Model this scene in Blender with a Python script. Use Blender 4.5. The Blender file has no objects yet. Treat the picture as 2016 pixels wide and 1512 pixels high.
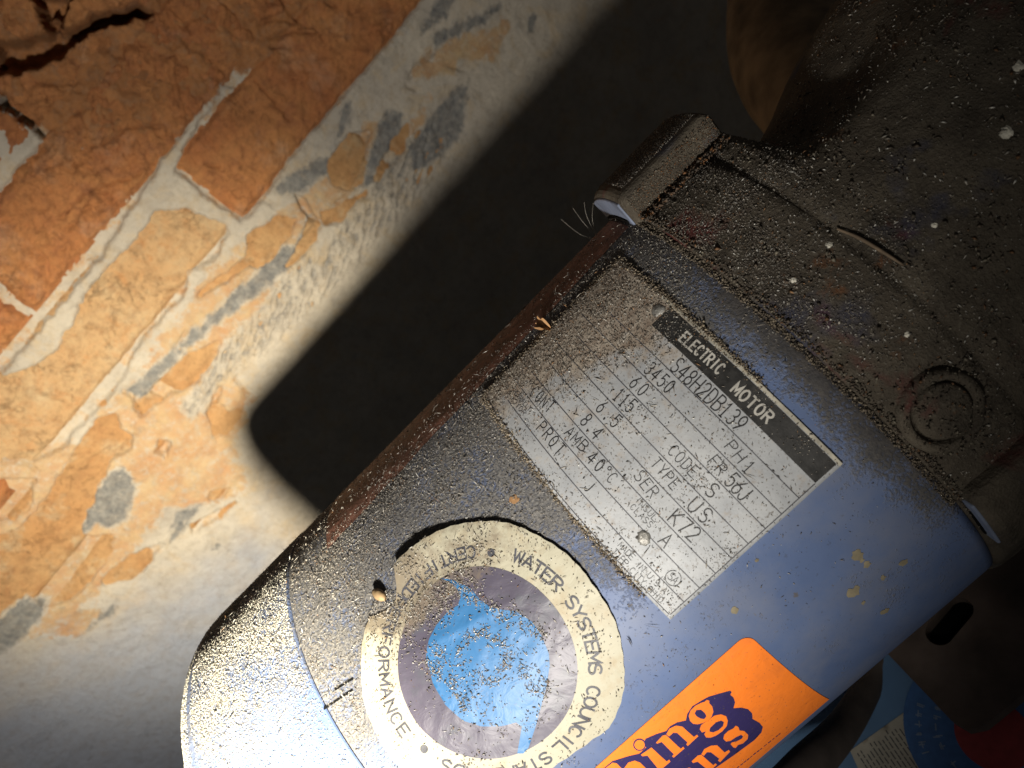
import bpy, math, random
import numpy as np
from mathutils import Matrix, Vector

rng = np.random.default_rng(7)
random.seed(7)
MM = 0.001

# ------------------------------------------------------------------ camera
# motor axis = world X, origin on the axis; all lengths in millimetres
PX_F = 1456.0
PW, PH = 2016, 1512
CAM_P = np.array([0.0, -155.5, 172.7])
# rows: world X, Y, Z expressed in camera axes
MX = np.array([[0.7021, 0.7002, 0.1292],
               [-0.3184, 0.4711, -0.8226],
               [-0.6369, 0.5365, 0.5537]])
u_, _, vt_ = np.linalg.svd(MX)
MX = u_ @ vt_
PITCH = math.radians(48)
R = 70.0

scene = bpy.context.scene
cam_d = bpy.data.cameras.new('camera')
cam = bpy.data.objects.new('camera', cam_d)
scene.collection.objects.link(cam)
cam.matrix_world = Matrix.Translation(Vector(CAM_P * MM)) @ Matrix(MX.tolist()).to_4x4()
cam_d.sensor_width = 36
cam_d.lens = PX_F / PW * 36
cam_d.clip_start = 0.005
cam_d.clip_end = 20
cam_d.dof.use_dof = True
cam_d.dof.focus_distance = 0.186
cam_d.dof.aperture_fstop = 21
scene.camera = cam

# ------------------------------------------------------------------ light
world = bpy.data.worlds.new('World')
scene.world = world
world.use_nodes = True
world.node_tree.nodes['Background'].inputs[0].default_value = (1.0, 0.95, 0.9, 1)
world.node_tree.nodes['Background'].inputs[1].default_value = 0.034

LIGHT_P = np.array([-110.0, -230.0, 120.3])
LIGHT_T = LIGHT_P + 300 * np.array([-0.20, 0.96, 0.08])
ld = bpy.data.lights.new('flashlight', 'SPOT')
ld.energy = 6.3
ld.color = (1.0, 0.955, 0.87)
ld.shadow_soft_size = 0.009
ld.spot_size = math.radians(134)
ld.spot_blend = 1.0
lo = bpy.data.objects.new('flashlight', ld)
scene.collection.objects.link(lo)
lo.location = Vector(LIGHT_P * MM)
lo.rotation_euler = Vector(LIGHT_T - LIGHT_P).to_track_quat('-Z', 'Y').to_euler()
# the same torch's reflector hot spot
hd = ld.copy(); hd.name = 'flashlight_hot_spot'
hd.energy = 24.0
hd.spot_size = math.radians(47)
hd.color = (1.0, 0.91, 0.71)
hl = bpy.data.objects.new('flashlight_hot_spot', hd)
scene.collection.objects.link(hl)
hl.location = lo.location
hl.rotation_euler = Vector((-0.235, 0.95, -0.21)).to_track_quat('-Z', 'Y').to_euler()

scene.view_settings.view_transform = 'Standard'
scene.view_settings.look = 'None'
scene.view_settings.exposure = 0.0
scene.view_settings.gamma = 1.0
scene.render.engine = 'CYCLES'

# ------------------------------------------------------------------ pixel helpers
def ray(p):
    d = np.array([(p[0] - PW / 2) / PX_F, -(p[1] - PH / 2) / PX_F, -1.0])
    d = MX @ d
    return d / np.linalg.norm(d)

def at_depth(p, depth):
    d = np.array([(p[0] - PW / 2) / PX_F, -(p[1] - PH / 2) / PX_F, -1.0]) * depth
    return CAM_P + MX @ d

EC = np.array([0, -math.cos(PITCH), math.sin(PITCH)])
EU = np.array([0, math.sin(PITCH), math.cos(PITCH)])

def on_cyl(p, r=R):
    """pixel -> (a, s) on the motor shell: a along the axis, s arc length"""
    d = ray(p); o = CAM_P
    A = d[1]**2 + d[2]**2; B = o[1]*d[1] + o[2]*d[2]; C = o[1]**2 + o[2]**2 - r*r
    disc = max(B*B - A*C, 0)
    t = (-B - math.sqrt(disc)) / A
    q = o + t * d
    return np.array([q[0], R * math.atan2(q @ EU, q @ EC)])

def on_z(p, z):
    d = ray(p); t = (z - CAM_P[2]) / d[2]
    return CAM_P + t * d

def cyl(a, s, h):
    a = np.asarray(a, float); s = np.asarray(s, float); h = np.asarray(h, float)
    th = s / R; r = R + h
    a, th, r = np.broadcast_arrays(a, th, r)
    c, n = np.cos(th) * r, np.sin(th) * r
    return np.stack([a, EC[1]*c + EU[1]*n, EC[2]*c + EU[2]*n], -1)

# ------------------------------------------------------------------ noise
PERM = rng.permutation(512)
GR = rng.normal(size=(512, 3)); GR /= np.linalg.norm(GR, axis=1)[:, None]
def perlin(p):
    p = np.asarray(p, float)
    i = np.floor(p).astype(int); f = p - i
    w = f*f*f*(f*(f*6-15)+10)
    out = 0
    for dx in (0, 1):
        for dy in (0, 1):
            for dz in (0, 1):
                h = PERM[(PERM[(PERM[(i[..., 0]+dx) & 511] + i[..., 1]+dy) & 511] + i[..., 2]+dz) & 511]
                g = GR[h]
                dot = g[..., 0]*(f[..., 0]-dx) + g[..., 1]*(f[..., 1]-dy) + g[..., 2]*(f[..., 2]-dz)
                out = out + dot * (w[..., 0] if dx else 1-w[..., 0]) * (w[..., 1] if dy else 1-w[..., 1]) * (w[..., 2] if dz else 1-w[..., 2])
    return out * 1.6
def fbm2(x, y, scale, oct=4, seed=0.0, gain=0.5):
    x = np.asarray(x, float) / scale; y = np.asarray(y, float) / scale
    x, y = np.broadcast_arrays(x, y)
    o = np.zeros(x.shape); amp = 1.0
    for k in range(oct):
        o += amp * perlin(np.stack([x*2**k + seed*7.3, y*2**k - seed*3.1, np.full(x.shape, seed + 0.37*k)], -1))
        amp *= gain
    return o
def sstep(a, b, x):
    t = np.clip((x - a) / (b - a), 0, 1); return t*t*(3-2*t)
def poly_sdf(px, py, poly):
    """negative inside"""
    P = np.asarray(poly, float); n = len(P)
    d2 = np.full(px.shape, 1e18); ins = np.zeros(px.shape, bool)
    for i in range(n):
        a = P[i]; b = P[(i+1) % n]; e = b - a
        wx, wy = px - a[0], py - a[1]
        t = np.clip((wx*e[0] + wy*e[1]) / max(e @ e, 1e-9), 0, 1)
        d2 = np.minimum(d2, (wx - t*e[0])**2 + (wy - t*e[1])**2)
        cond = ((a[1] > py) != (b[1] > py)) & (px < (b[0]-a[0]) * (py-a[1]) / ((b[1]-a[1]) if abs(b[1]-a[1]) > 1e-9 else 1e-9) + a[0])
        ins ^= cond
    d = np.sqrt(d2)
    return np.where(ins, -d, d)
def line_dist(px, py, pl):
    P = np.asarray(pl, float); d2 = np.full(px.shape, 1e18)
    for i in range(len(P)-1):
        a = P[i]; e = P[i+1]-a
        wx, wy = px-a[0], py-a[1]
        t = np.clip((wx*e[0]+wy*e[1]) / max(e@e, 1e-9), 0, 1)
        d2 = np.minimum(d2, (wx-t*e[0])**2 + (wy-t*e[1])**2)
    return np.sqrt(d2)

# ------------------------------------------------------------------ materials
def mat(name, rough=0.7, metallic=0.0, spec=0.5):
    m = bpy.data.materials.new(name); m.use_nodes = True
    nt = m.node_tree; b = nt.nodes['Principled BSDF']
    b.inputs['Roughness'].default_value = rough
    b.inputs['Metallic'].default_value = metallic
    b.inputs['Specular IOR Level'].default_value = spec
    return m, nt, b
def N(nt, t, **kw):
    n = nt.nodes.new(t)
    for k, v in kw.items(): setattr(n, k, v)
    return n
def coords(nt):
    return N(nt, 'ShaderNodeTexCoord').outputs['Object']
def noise(nt, vec, scale, detail=4, rough=0.55, dist=0.0):
    n = N(nt, 'ShaderNodeTexNoise'); nt.links.new(vec, n.inputs['Vector'])
    n.inputs['Scale'].default_value = scale; n.inputs['Detail'].default_value = detail
    n.inputs['Roughness'].default_value = rough; n.inputs['Distortion'].default_value = dist
    return n.outputs['Fac']
def ramp(nt, fac, stops):
    r = N(nt, 'ShaderNodeValToRGB'); nt.links.new(fac, r.inputs[0])
    el = r.color_ramp.elements
    while len(el) < len(stops): el.new(0.5)
    for e, (p, c) in zip(el, stops):
        e.position = p; e.color = (c, c, c, 1) if isinstance(c, (int, float)) else (*c, 1)
    return r.outputs[0]
def mix(nt, fac, a, b, mode='MIX'):
    m = N(nt, 'ShaderNodeMix', data_type='RGBA', blend_type=mode)
    for s, v in ((m.inputs[0], fac), (m.inputs[6], a), (m.inputs[7], b)):
        if isinstance(v, (int, float)): s.default_value = v
        elif isinstance(v, tuple): s.default_value = (*v, 1)
        else: nt.links.new(v, s)
    return m.outputs[2]
def math_(nt, op, a, b=0.0):
    m = N(nt, 'ShaderNodeMath', operation=op)
    for s, v in zip(m.inputs, (a, b)):
        if isinstance(v, (int, float)): s.default_value = v
        else: nt.links.new(v, s)
    return m.outputs[0]
def bump(nt, h, strength, dist, b, prev=None):
    n = N(nt, 'ShaderNodeBump'); nt.links.new(h, n.inputs['Height'])
    n.inputs['Strength'].default_value = strength; n.inputs['Distance'].default_value = dist
    if prev: nt.links.new(prev, n.inputs['Normal'])
    nt.links.new(n.outputs[0], b.inputs['Normal'])
    return n.outputs[0]
def attr(nt, name):
    return N(nt, 'ShaderNodeAttribute', attribute_name=name)

def plain(name, col, rough=0.6, metallic=0.0, var=0.25, scale=400, bump_d=0.00005, spec=0.4):
    m, nt, b = mat(name, rough, metallic, spec)
    v = coords(nt); f = noise(nt, v, scale)
    dark = tuple(c*(1-var) for c in col); lite = tuple(min(c*(1+var), 1) for c in col)
    nt.links.new(ramp(nt, f, [(0.3, dark), (0.7, lite)]), b.inputs['Base Color'])
    if bump_d: bump(nt, noise(nt, v, scale*4), 0.6, bump_d, b)
    return m

def paint_mat():
    m, nt, b = mat('blue_paint', 0.5, 0.0, 0.3)
    v = coords(nt)
    base = mix(nt, ramp(nt, noise(nt, v, 60, 5), [(0.3, 0.0), (0.75, 1.0)]), (0.076, 0.114, 0.225), (0.104, 0.148, 0.275))
    base = mix(nt, math_(nt, 'MULTIPLY', ramp(nt, noise(nt, v, 900, 3), [(0.66, 0.0), (0.72, 1.0)]), 0.45), base, (0.05, 0.055, 0.07))
    base = mix(nt, math_(nt, 'MULTIPLY', ramp(nt, noise(nt, N_off(nt, v, (1, 2, 3)), 240, 7, 0.7), [(0.655, 0.0), (0.68, 1.0)]), 0.8), base, (0.10, 0.085, 0.07))
    base = mix(nt, math_(nt, 'MULTIPLY', ramp(nt, noise(nt, N_off(nt, v, (4, 1, 2)), 45, 6, 0.65), [(0.45, 0.0), (0.72, 1.0)]), 0.45), base, (0.20, 0.20, 0.22))
    d = attr(nt, 'dust').outputs['Fac']
    n1 = noise(nt, v, 110, 6, 0.65)
    n2 = noise(nt, v, 1400, 3, 0.6)
    k = math_(nt, 'ADD', math_(nt, 'MULTIPLY', math_(nt, 'SUBTRACT', n1, 0.5), 1.3), math_(nt, 'MULTIPLY', math_(nt, 'SUBTRACT', n2, 0.5), 1.2))
    dm = ramp(nt, math_(nt, 'ADD', d, k), [(0.30, 0.0), (0.72, 1.0)])
    grime = mix(nt, ramp(nt, n2, [(0.35, 0.0), (0.65, 1.0)]), (0.065, 0.062, 0.060), (0.18, 0.168, 0.150))
    gr = attr(nt, 'grease').outputs['Fac']
    dark = mix(nt, ramp(nt, noise(nt, v, 260, 5), [(0.35, 0.0), (0.7, 1.0)]), (0.020, 0.017, 0.013), (0.055, 0.045, 0.034))
    grime = mix(nt, gr, grime, dark)
    film = mix(nt, 0.22, base, (0.25, 0.23, 0.2))
    base = mix(nt, math_(nt, 'MULTIPLY', d, 0.5), base, film)
    nt.links.new(mix(nt, math_(nt, 'MULTIPLY', dm, 0.93), base, grime), b.inputs['Base Color'])
    nt.links.new(ramp(nt, dm, [(0.0, 0.50), (1.0, 0.92)]), b.inputs['Roughness'])
    p = bump(nt, math_(nt, 'MULTIPLY', n2, dm), 0.9, 0.0004, b)
    bump(nt, noise(nt, v, 700, 2), 0.25, 0.00006, b, p)
    return m

def veins(nt, v, scale, width, off=(0, 0, 0)):
    n = noise(nt, N_off(nt, v, off), scale, 7, 0.62, 0.8)
    d = math_(nt, 'ABSOLUTE', math_(nt, 'SUBTRACT', n, 0.5))
    gate = ramp(nt, noise(nt, N_off(nt, v, (off[0]+2.2, 0.7, 0.1)), scale*0.8, 3), [(0.48, 0.0), (0.60, 1.0)])
    return math_(nt, 'MULTIPLY', ramp(nt, d, [(0.0, 1.0), (width, 0.0)]), gate)

def brick_mat(name, c1, c2, c3, lime=(0.5, 0.44, 0.34), lime_amt=0.45):
    m, nt, b = mat(name, 0.92, 0, 0.2)
    v = coords(nt)
    col = mix(nt, ramp(nt, noise(nt, v, 26, 6, 0.6, 0.4), [(0.32, 0.0), (0.68, 1.0)]), c1, c2)
    col = mix(nt, ramp(nt, noise(nt, v, 75, 6, 0.7, 1.0), [(0.5, 0.0), (0.72, 0.8)]), col, c3)
    col = mix(nt, math_(nt, 'MULTIPLY', ramp(nt, noise(nt, v, 48, 8, 0.7), [(0.52, 0.0), (0.72, 1.0)]), lime_amt), col, lime)
    col = mix(nt, math_(nt, 'MULTIPLY', ramp(nt, noise(nt, v, 420, 4, 0.6), [(0.55, 0.0), (0.75, 1.0)]), 0.35), col, (0.10, 0.06, 0.035))
    nt.links.new(col, b.inputs['Base Color'])
    vn = veins(nt, v, 55, 0.016)
    col = mix(nt, math_(nt, 'MULTIPLY', ramp(nt, noise(nt, v, 150, 7, 0.75), [(0.36, 1.0), (0.54, 0.0)]), 0.35), col, (0.13, 0.06, 0.03))
    nt.links.new(col, b.inputs['Base Color'])
    hh_ = math_(nt, 'SUBTRACT', noise(nt, v, 150, 9, 0.76), math_(nt, 'MULTIPLY', vn, 0.15))
    p = bump(nt, hh_, 1.0, 0.0034, b)
    bump(nt, noise(nt, v, 1100, 4), 0.6, 0.0003, b, p)
    return m

def parge_mat():
    m, nt, b = mat('lime_mortar', 0.95, 0, 0.15)
    v = coords(nt)
    col = mix(nt, ramp(nt, noise(nt, v, 30, 6, 0.6), [(0.3, 0.0), (0.7, 1.0)]), (0.40, 0.352, 0.295), (0.54, 0.475, 0.385))
    col = mix(nt, math_(nt, 'MULTIPLY', ramp(nt, noise(nt, v, 55, 6, 0.7, 0.6), [(0.50, 0.0), (0.72, 1.0)]), 0.7), col, (0.50, 0.36, 0.20))
    col = mix(nt, math_(nt, 'MULTIPLY', attr(nt, 'cool_haze').outputs['Fac'], 0.9), col, (0.33, 0.355, 0.425))  # bluish light haze mixed into the mortar tone
    col = mix(nt, math_(nt, 'MULTIPLY', ramp(nt, noise(nt, v, 90, 6, 0.7), [(0.58, 0.0), (0.74, 1.0)]), 0.5), col, (0.30, 0.29, 0.28))
    # rubbed clay colour and slate smears with shapes of their own
    fine = math_(nt, 'MULTIPLY', math_(nt, 'SUBTRACT', noise(nt, v, 210, 8, 0.78), 0.5), 2.3)
    o = ramp(nt, math_(nt, 'ADD', attr(nt, 'clay').outputs['Fac'], fine), [(0.34, 0.0), (0.72, 1.0)])
    col = mix(nt, math_(nt, 'MULTIPLY', o, 0.8), col, mix(nt, ramp(nt, noise(nt, v, 70, 6, 0.65), [(0.35, 0.0), (0.65, 1.0)]), (0.46, 0.225, 0.085), (0.51, 0.35, 0.18)))
    et = mix(nt, ramp(nt, noise(nt, v, 60, 7, 0.7, 0.5), [(0.32, 0.0), (0.68, 1.0)]), (0.26, 0.115, 0.048), (0.45, 0.20, 0.075))
    col = mix(nt, ramp(nt, math_(nt, 'ADD', attr(nt, 'earth').outputs['Fac'], math_(nt, 'MULTIPLY', fine, 0.5)), [(0.35, 0.0), (0.6, 1.0)]), col, et)
    g = ramp(nt, math_(nt, 'ADD', attr(nt, 'slate').outputs['Fac'], fine), [(0.30, 0.0), (0.85, 1.0)])
    sl = mix(nt, ramp(nt, noise(nt, v, 240, 6, 0.7), [(0.35, 0.0), (0.65, 1.0)]), (0.10, 0.105, 0.112), (0.27, 0.26, 0.24))
    col = mix(nt, math_(nt, 'MULTIPLY', g, 0.9), col, sl)
    col = mix(nt, math_(nt, 'MULTIPLY', ramp(nt, noise(nt, v, 700, 4, 0.6), [(0.60, 0.0), (0.72, 1.0)]), 0.4), col, (0.2, 0.18, 0.15))
    vn = veins(nt, v, 60, 0.014, (1.3, 0.2, 0.5))
    col = mix(nt, math_(nt, 'MULTIPLY', ramp(nt, noise(nt, v, 190, 8, 0.76), [(0.36, 1.0), (0.52, 0.0)]), 0.30), col, (0.24, 0.19, 0.14))
    nt.links.new(col, b.inputs['Base Color'])
    p = bump(nt, math_(nt, 'SUBTRACT', noise(nt, v, 230, 9, 0.76), math_(nt, 'MULTIPLY', vn, 0.08)), 1.0, 0.0024, b)
    bump(nt, noise(nt, v, 1500, 3), 0.5, 0.00015, b, p)
    return m

def iron_mat():
    m, nt, b = mat('grimy_cast_iron', 0.9, 0.0, 0.15)
    v = coords(nt)
    col = mix(nt, ramp(nt, noise(nt, v, 70, 6, 0.65), [(0.3, 0.0), (0.7, 1.0)]), (0.040, 0.033, 0.026), (0.115, 0.096, 0.072))
    col = mix(nt, math_(nt, 'MULTIPLY', ramp(nt, noise(nt, v, 38, 4, 0.6, 0.3), [(0.60, 0.0), (0.68, 1.0)]), 0.75), col, (0.11, 0.022, 0.022))
    n3 = noise(nt, N_off(nt, v, (3.1, 1.7, 0.4)), 34, 5, 0.6)
    col = mix(nt, math_(nt, 'MULTIPLY', ramp(nt, n3, [(0.60, 0.0), (0.70, 1.0)]), 0.7), col, (0.03, 0.04, 0.085))
    n4 = noise(nt, N_off(nt, v, (0.3, 5.7, 2.4)), 60, 5, 0.65)
    col = mix(nt, math_(nt, 'MULTIPLY', ramp(nt, n4, [(0.64, 0.0), (0.72, 1.0)]), 0.8), col, (0.14, 0.055, 0.02))
    n2 = noise(nt, v, 1300, 3, 0.6)
    col = mix(nt, math_(nt, 'MULTIPLY', ramp(nt, n2, [(0.55, 0.0), (0.72, 1.0)]), 0.5), col, (0.15, 0.135, 0.105))
    nt.links.new(col, b.inputs['Base Color'])
    p = bump(nt, noise(nt, v, 420, 7, 0.7), 0.9, 0.0008, b)
    bump(nt, n2, 1.0, 0.0004, b, p)
    return m
def N_off(nt, v, off):
    m = N(nt, 'ShaderNodeVectorMath', operation='ADD'); nt.links.new(v, m.inputs[0]); m.inputs[1].default_value = off
    return m.outputs[0]

def plate_mat():
    m, nt, b = mat('dull_aluminium', 0.55, 0.1, 0.3)
    v = coords(nt)
    col = mix(nt, ramp(nt, noise(nt, v, 120, 6, 0.6), [(0.3, 0.0), (0.7, 1.0)]), (0.31, 0.32, 0.335), (0.42, 0.425, 0.43))
    col = mix(nt, ramp(nt, noise(nt, v, 1500, 3, 0.6), [(0.60, 0.0), (0.68, 0.75)]), col, (0.12, 0.10, 0.08))
    d = attr(nt, 'dust').outputs['Fac']
    k = math_(nt, 'MULTIPLY', math_(nt, 'SUBTRACT', noise(nt, v, 260, 6, 0.7), 0.5), 2.2)
    dm = ramp(nt, math_(nt, 'ADD', d, k), [(0.35, 0.0), (0.85, 1.0)])
    dirt = mix(nt, ramp(nt, noise(nt, v, 500, 4), [(0.35, 0.0), (0.65, 1.0)]), (0.19, 0.13, 0.085), (0.40, 0.335, 0.26))
    nt.links.new(mix(nt, math_(nt, 'MULTIPLY', dm, 0.85), col, dirt), b.inputs['Base Color'])
    nt.links.new(ramp(nt, dm, [(0.0, 0.55), (1.0, 0.9)]), b.inputs['Roughness'])
    bump(nt, noise(nt, v, 1000, 4), 0.5, 0.0001, b)
    return m

def grain_mat():
    m, nt, b = mat('dust_grain', 0.7, 0, 0.3)
    nt.links.new(attr(nt, 'Col').outputs['Color'], b.inputs['Base Color'])
    return m

def sticker_mat(name, col, stain=(0.30, 0.22, 0.12), amt=0.5, rough=0.35, wr=0.00012):
    m, nt, b = mat(name, rough, 0, 0.5)
    v = coords(nt)
    c = mix(nt, math_(nt, 'MULTIPLY', ramp(nt, noise(nt, v, 140, 7, 0.7), [(0.50, 0.0), (0.75, 1.0)]), amt), col, stain)
    c = mix(nt, math_(nt, 'MULTIPLY', ramp(nt, noise(nt, v, 1600, 3, 0.6), [(0.64, 0.0), (0.70, 1.0)]), 0.6), c, (0.08, 0.06, 0.045))
    sm = ramp(nt, math_(nt, 'ADD', attr(nt, 'smear').outputs['Fac'], math_(nt, 'MULTIPLY', math_(nt, 'SUBTRACT', noise(nt, v, 320, 7, 0.75), 0.5), 1.8)), [(0.45, 0.0), (0.85, 0.8)])
    c = mix(nt, sm, c, (0.17, 0.135, 0.095))
    nt.links.new(c, b.inputs['Base Color'])
    bump(nt, noise(nt, v, 170, 4, 0.5, 1.2), 0.5, wr * 4, b)
    return m

M_paint = paint_mat()
M_iron = iron_mat()
M_plate = plate_mat()
M_parge = parge_mat()
M_brick = brick_mat('orange_brick', (0.42, 0.155, 0.058), (0.51, 0.23, 0.085), (0.30, 0.115, 0.055), lime_amt=0.25)
M_brickb = brick_mat('bright_orange_brick', (0.47, 0.245, 0.10), (0.51, 0.31, 0.145), (0.42, 0.21, 0.09), lime=(0.52, 0.42, 0.27), lime_amt=0.9)
M_brickt = brick_mat('lime_washed_brick', (0.50, 0.295, 0.14), (0.53, 0.36, 0.195), (0.50, 0.235, 0.09), lime=(0.52, 0.42, 0.27), lime_amt=0.6)
M_black = plain('black_print', (0.018, 0.017, 0.018), 0.5, var=0.3)
M_ink = plain('grey_ink', (0.055, 0.055, 0.065), 0.55, var=0.3)
M_band = plain('black_nameplate_enamel', (0.022, 0.021, 0.020), 0.55, var=0.6, scale=500)
M_white = plain('bare_metal_print', (0.42, 0.40, 0.36), 0.5, var=0.2)
M_edge = plain('bright_edge', (0.42, 0.39, 0.32), 0.5, metallic=0.2, var=0.3)
M_rivet = plain('bright_rivet', (0.26, 0.25, 0.23), 0.5, metallic=0.5, var=0.5, scale=900, bump_d=0.0002)
M_cream = sticker_mat('cream_paper', (0.36, 0.335, 0.25), amt=0.8, rough=0.6)
M_purple = sticker_mat('faded_purple_print', (0.075, 0.066, 0.092), (0.07, 0.095, 0.09), 0.5, 0.46)
M_cyan = sticker_mat('sky_blue_print', (0.032, 0.135, 0.30), (0.025, 0.095, 0.22), 0.4, 0.50)
M_orange = sticker_mat('orange_paper', (0.92, 0.215, 0.020), (0.55, 0.14, 0.03), 0.45, 0.55)
M_navy = sticker_mat('navy_print', (0.032, 0.024, 0.10), (0.02, 0.016, 0.05), 0.4, 0.4)
M_maroon = plain('maroon_residue', (0.19, 0.085, 0.06), 0.65, var=0.55, scale=220, bump_d=0.0002)
M_grain = grain_mat()
M_rubber = plain('brown_rubber', (0.075, 0.060, 0.052), 0.75, var=0.35, scale=90)
M_rust = plain('dark_rusty_steel', (0.10, 0.076, 0.064), 0.8, var=0.5, scale=60, bump_d=0.0002)
M_tank = plain('tank_blue_paint', (0.10, 0.20, 0.36), 0.5, var=0.2, scale=40)
M_paper = plain('beige_label_paper', (0.44, 0.41, 0.34), 0.8, var=0.15, scale=120)
M_red = plain('red_print', (0.33, 0.04, 0.045), 0.6, var=0.15)
M_dkblue = plain('royal_blue_print', (0.045, 0.13, 0.33), 0.6, var=0.15)
M_pale = plain('pale_print', (0.22, 0.29, 0.40), 0.7, var=0.2)
M_pipe = plain('tan_pipe', (0.15, 0.105, 0.06), 0.85, var=0.6, scale=60, bump_d=0.0004)
M_chip = plain('white_paint_chip', (0.62, 0.59, 0.50), 0.8, var=0.2, scale=500)
M_leaf = plain('dry_leaf', (0.36, 0.20, 0.09), 0.7, var=0.4, scale=300)
M_seed = plain('seed_husk', (0.28, 0.19, 0.10), 0.6, var=0.4, scale=300)
M_twig = plain('grey_twig_bark', (0.14, 0.10, 0.065), 0.8, var=0.4, scale=300)
M_web = plain('cobweb_thread', (0.36, 0.33, 0.28), 0.6, var=0.1)
M_lug = plain('blue_grey_chipped_paint', (0.16, 0.19, 0.27), 0.6, var=0.3, scale=150, bump_d=0.0001)
M_slit = plain('dark_slit', (0.006, 0.006, 0.006), 0.9, var=0.3, spec=0.05)
M_spot = plain('tan_scab', (0.20, 0.17, 0.11), 0.85, var=0.3, scale=300)

# ------------------------------------------------------------------ object helpers
COL = scene.collection
BASE = {}
def thing(name, label, cat, base, group=None):
    o = bpy.data.objects.new(name, None); COL.objects.link(o)
    o.empty_display_size = 0.02
    o.location = Vector(np.asarray(base, float) * MM)
    o['label'] = label; o['category'] = cat
    if group: o['group'] = group
    BASE[o.name] = np.asarray(base, float)
    return o
def obj(name, verts, faces, m, parent=None, base=None, smooth=True, kind=None, attrs=None):
    verts = np.asarray(verts, float).reshape(-1, 3)
    if parent is not None: b = BASE[parent.name]
    else: b = np.zeros(3) if base is None else np.asarray(base, float)
    me = bpy.data.meshes.new(name)
    V = (verts - b) * MM
    if isinstance(faces, np.ndarray):
        nf, k = faces.shape
        me.vertices.add(len(V)); me.vertices.foreach_set('co', V.astype(np.float32).ravel())
        me.loops.add(nf*k); me.loops.foreach_set('vertex_index', faces.astype(np.int32).ravel())
        me.polygons.add(nf); me.polygons.foreach_set('loop_start', np.arange(0, nf*k, k, dtype=np.int32))
        me.update(calc_edges=True); me.validate()
    else:
        me.from_pydata(V.tolist(), [], faces); me.update()
    if smooth: me.polygons.foreach_set('use_smooth', [True]*len(me.polygons))
    me.materials.append(m)
    for k, v in (attrs or {}).items():
        v = np.asarray(v, np.float32)
        if v.ndim == 1:
            me.attributes.new(k, 'FLOAT', 'POINT').data.foreach_set('value', v)
        else:
            me.attributes.new(k, 'FLOAT_COLOR', 'POINT').data.foreach_set('color', np.c_[v, np.ones(len(v))].astype(np.float32).ravel())
    o = bpy.data.objects.new(name, me); COL.objects.link(o)
    if parent is not None: o.parent = parent
    else: o.location = Vector(b * MM)
    BASE[o.name] = b
    if kind: o['kind'] = kind
    return o
def tag(o, label, cat, group=None):
    o['label'] = label; o['category'] = cat
    if group: o['group'] = group
    return o
def grid_faces(nu, nv, wrap_v=False):
    i = np.arange(nu-1)[:, None]; j = np.arange(nv if wrap_v else nv-1)[None, :]
    j2 = (j+1) % nv
    f = np.stack([i*nv+j, (i+1)*nv+j, (i+1)*nv+j2, i*nv+j2], -1)
    return f.reshape(-1, 4)
def lathe(prof, nseg=200, fn=None):
    """prof: list of (a, r); returns verts, faces; th measured from the camera side"""
    prof = np.asarray(prof, float)
    th = np.linspace(-math.pi, math.pi, nseg, endpoint=False)
    a = np.repeat(prof[:, 0], nseg); r = np.repeat(prof[:, 1], nseg); t = np.tile(th, len(prof))
    if fn: a, r = fn(a, r, t)
    V = np.stack([a, (EC[1]*np.cos(t)+EU[1]*np.sin(t))*r, (EC[2]*np.cos(t)+EU[2]*np.sin(t))*r], -1)
    return V, grid_faces(len(prof), nseg, True), a, r, t
def tube(pts, rad, n=12, m=8):
    """smooth tube through points (Catmull-Rom)"""
    P = np.asarray(pts, float); rad = np.broadcast_to(np.asarray(rad, float), (len(P),))
    Q = []; RR = []
    for i in range(len(P)-1):
        p0 = P[max(i-1, 0)]; p1 = P[i]; p2 = P[i+1]; p3 = P[min(i+2, len(P)-1)]
        for k in range(m):
            t = k/m
            Q.append(0.5*((2*p1)+(-p0+p2)*t+(2*p0-5*p1+4*p2-p3)*t*t+(-p0+3*p1-3*p2+p3)*t**3)); RR.append(rad[i]*(1-t)+rad[i+1]*t)
    Q.append(P[-1]); RR.append(rad[-1]); Q = np.array(Q); RR = np.array(RR)
    T = np.gradient(Q, axis=0); T /= np.linalg.norm(T, axis=1)[:, None]
    up = np.array([0.31, 0.2, 0.93]); V = []
    u = np.cross(T[0], up); u /= np.linalg.norm(u)
    for i in range(len(Q)):
        u = u - (u@T[i])*T[i]; u /= np.linalg.norm(u); w = np.cross(T[i], u)
        for k in range(n):
            g = 2*math.pi*k/n
            V.append(Q[i]+RR[i]*(math.cos(g)*u+math.sin(g)*w))
    F = grid_faces(len(Q), n, True).tolist()
    F.append(list(range(n))[::-1]); F.append([(len(Q)-1)*n+k for k in range(n)])
    return np.array(V), F
def box_faces():
    return [[0, 3, 2, 1], [4, 5, 6, 7], [0, 1, 5, 4], [1, 2, 6, 5], [2, 3, 7, 6], [3, 0, 4, 7]]
def prism(bottom, top):
    """closed prism from two matching rings"""
    n = len(bottom); V = np.concatenate([bottom, top])
    F = [list(range(n))[::-1], [n+i for i in range(n)]] + [[i, (i+1) % n, n+(i+1) % n, n+i] for i in range(n)]
    return V, F
def bevel(o, w, seg=3):
    b = o.modifiers.new('bevel', 'BEVEL'); b.width = w*MM; b.segments = seg; b.limit_method = 'ANGLE'
    return o

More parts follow.
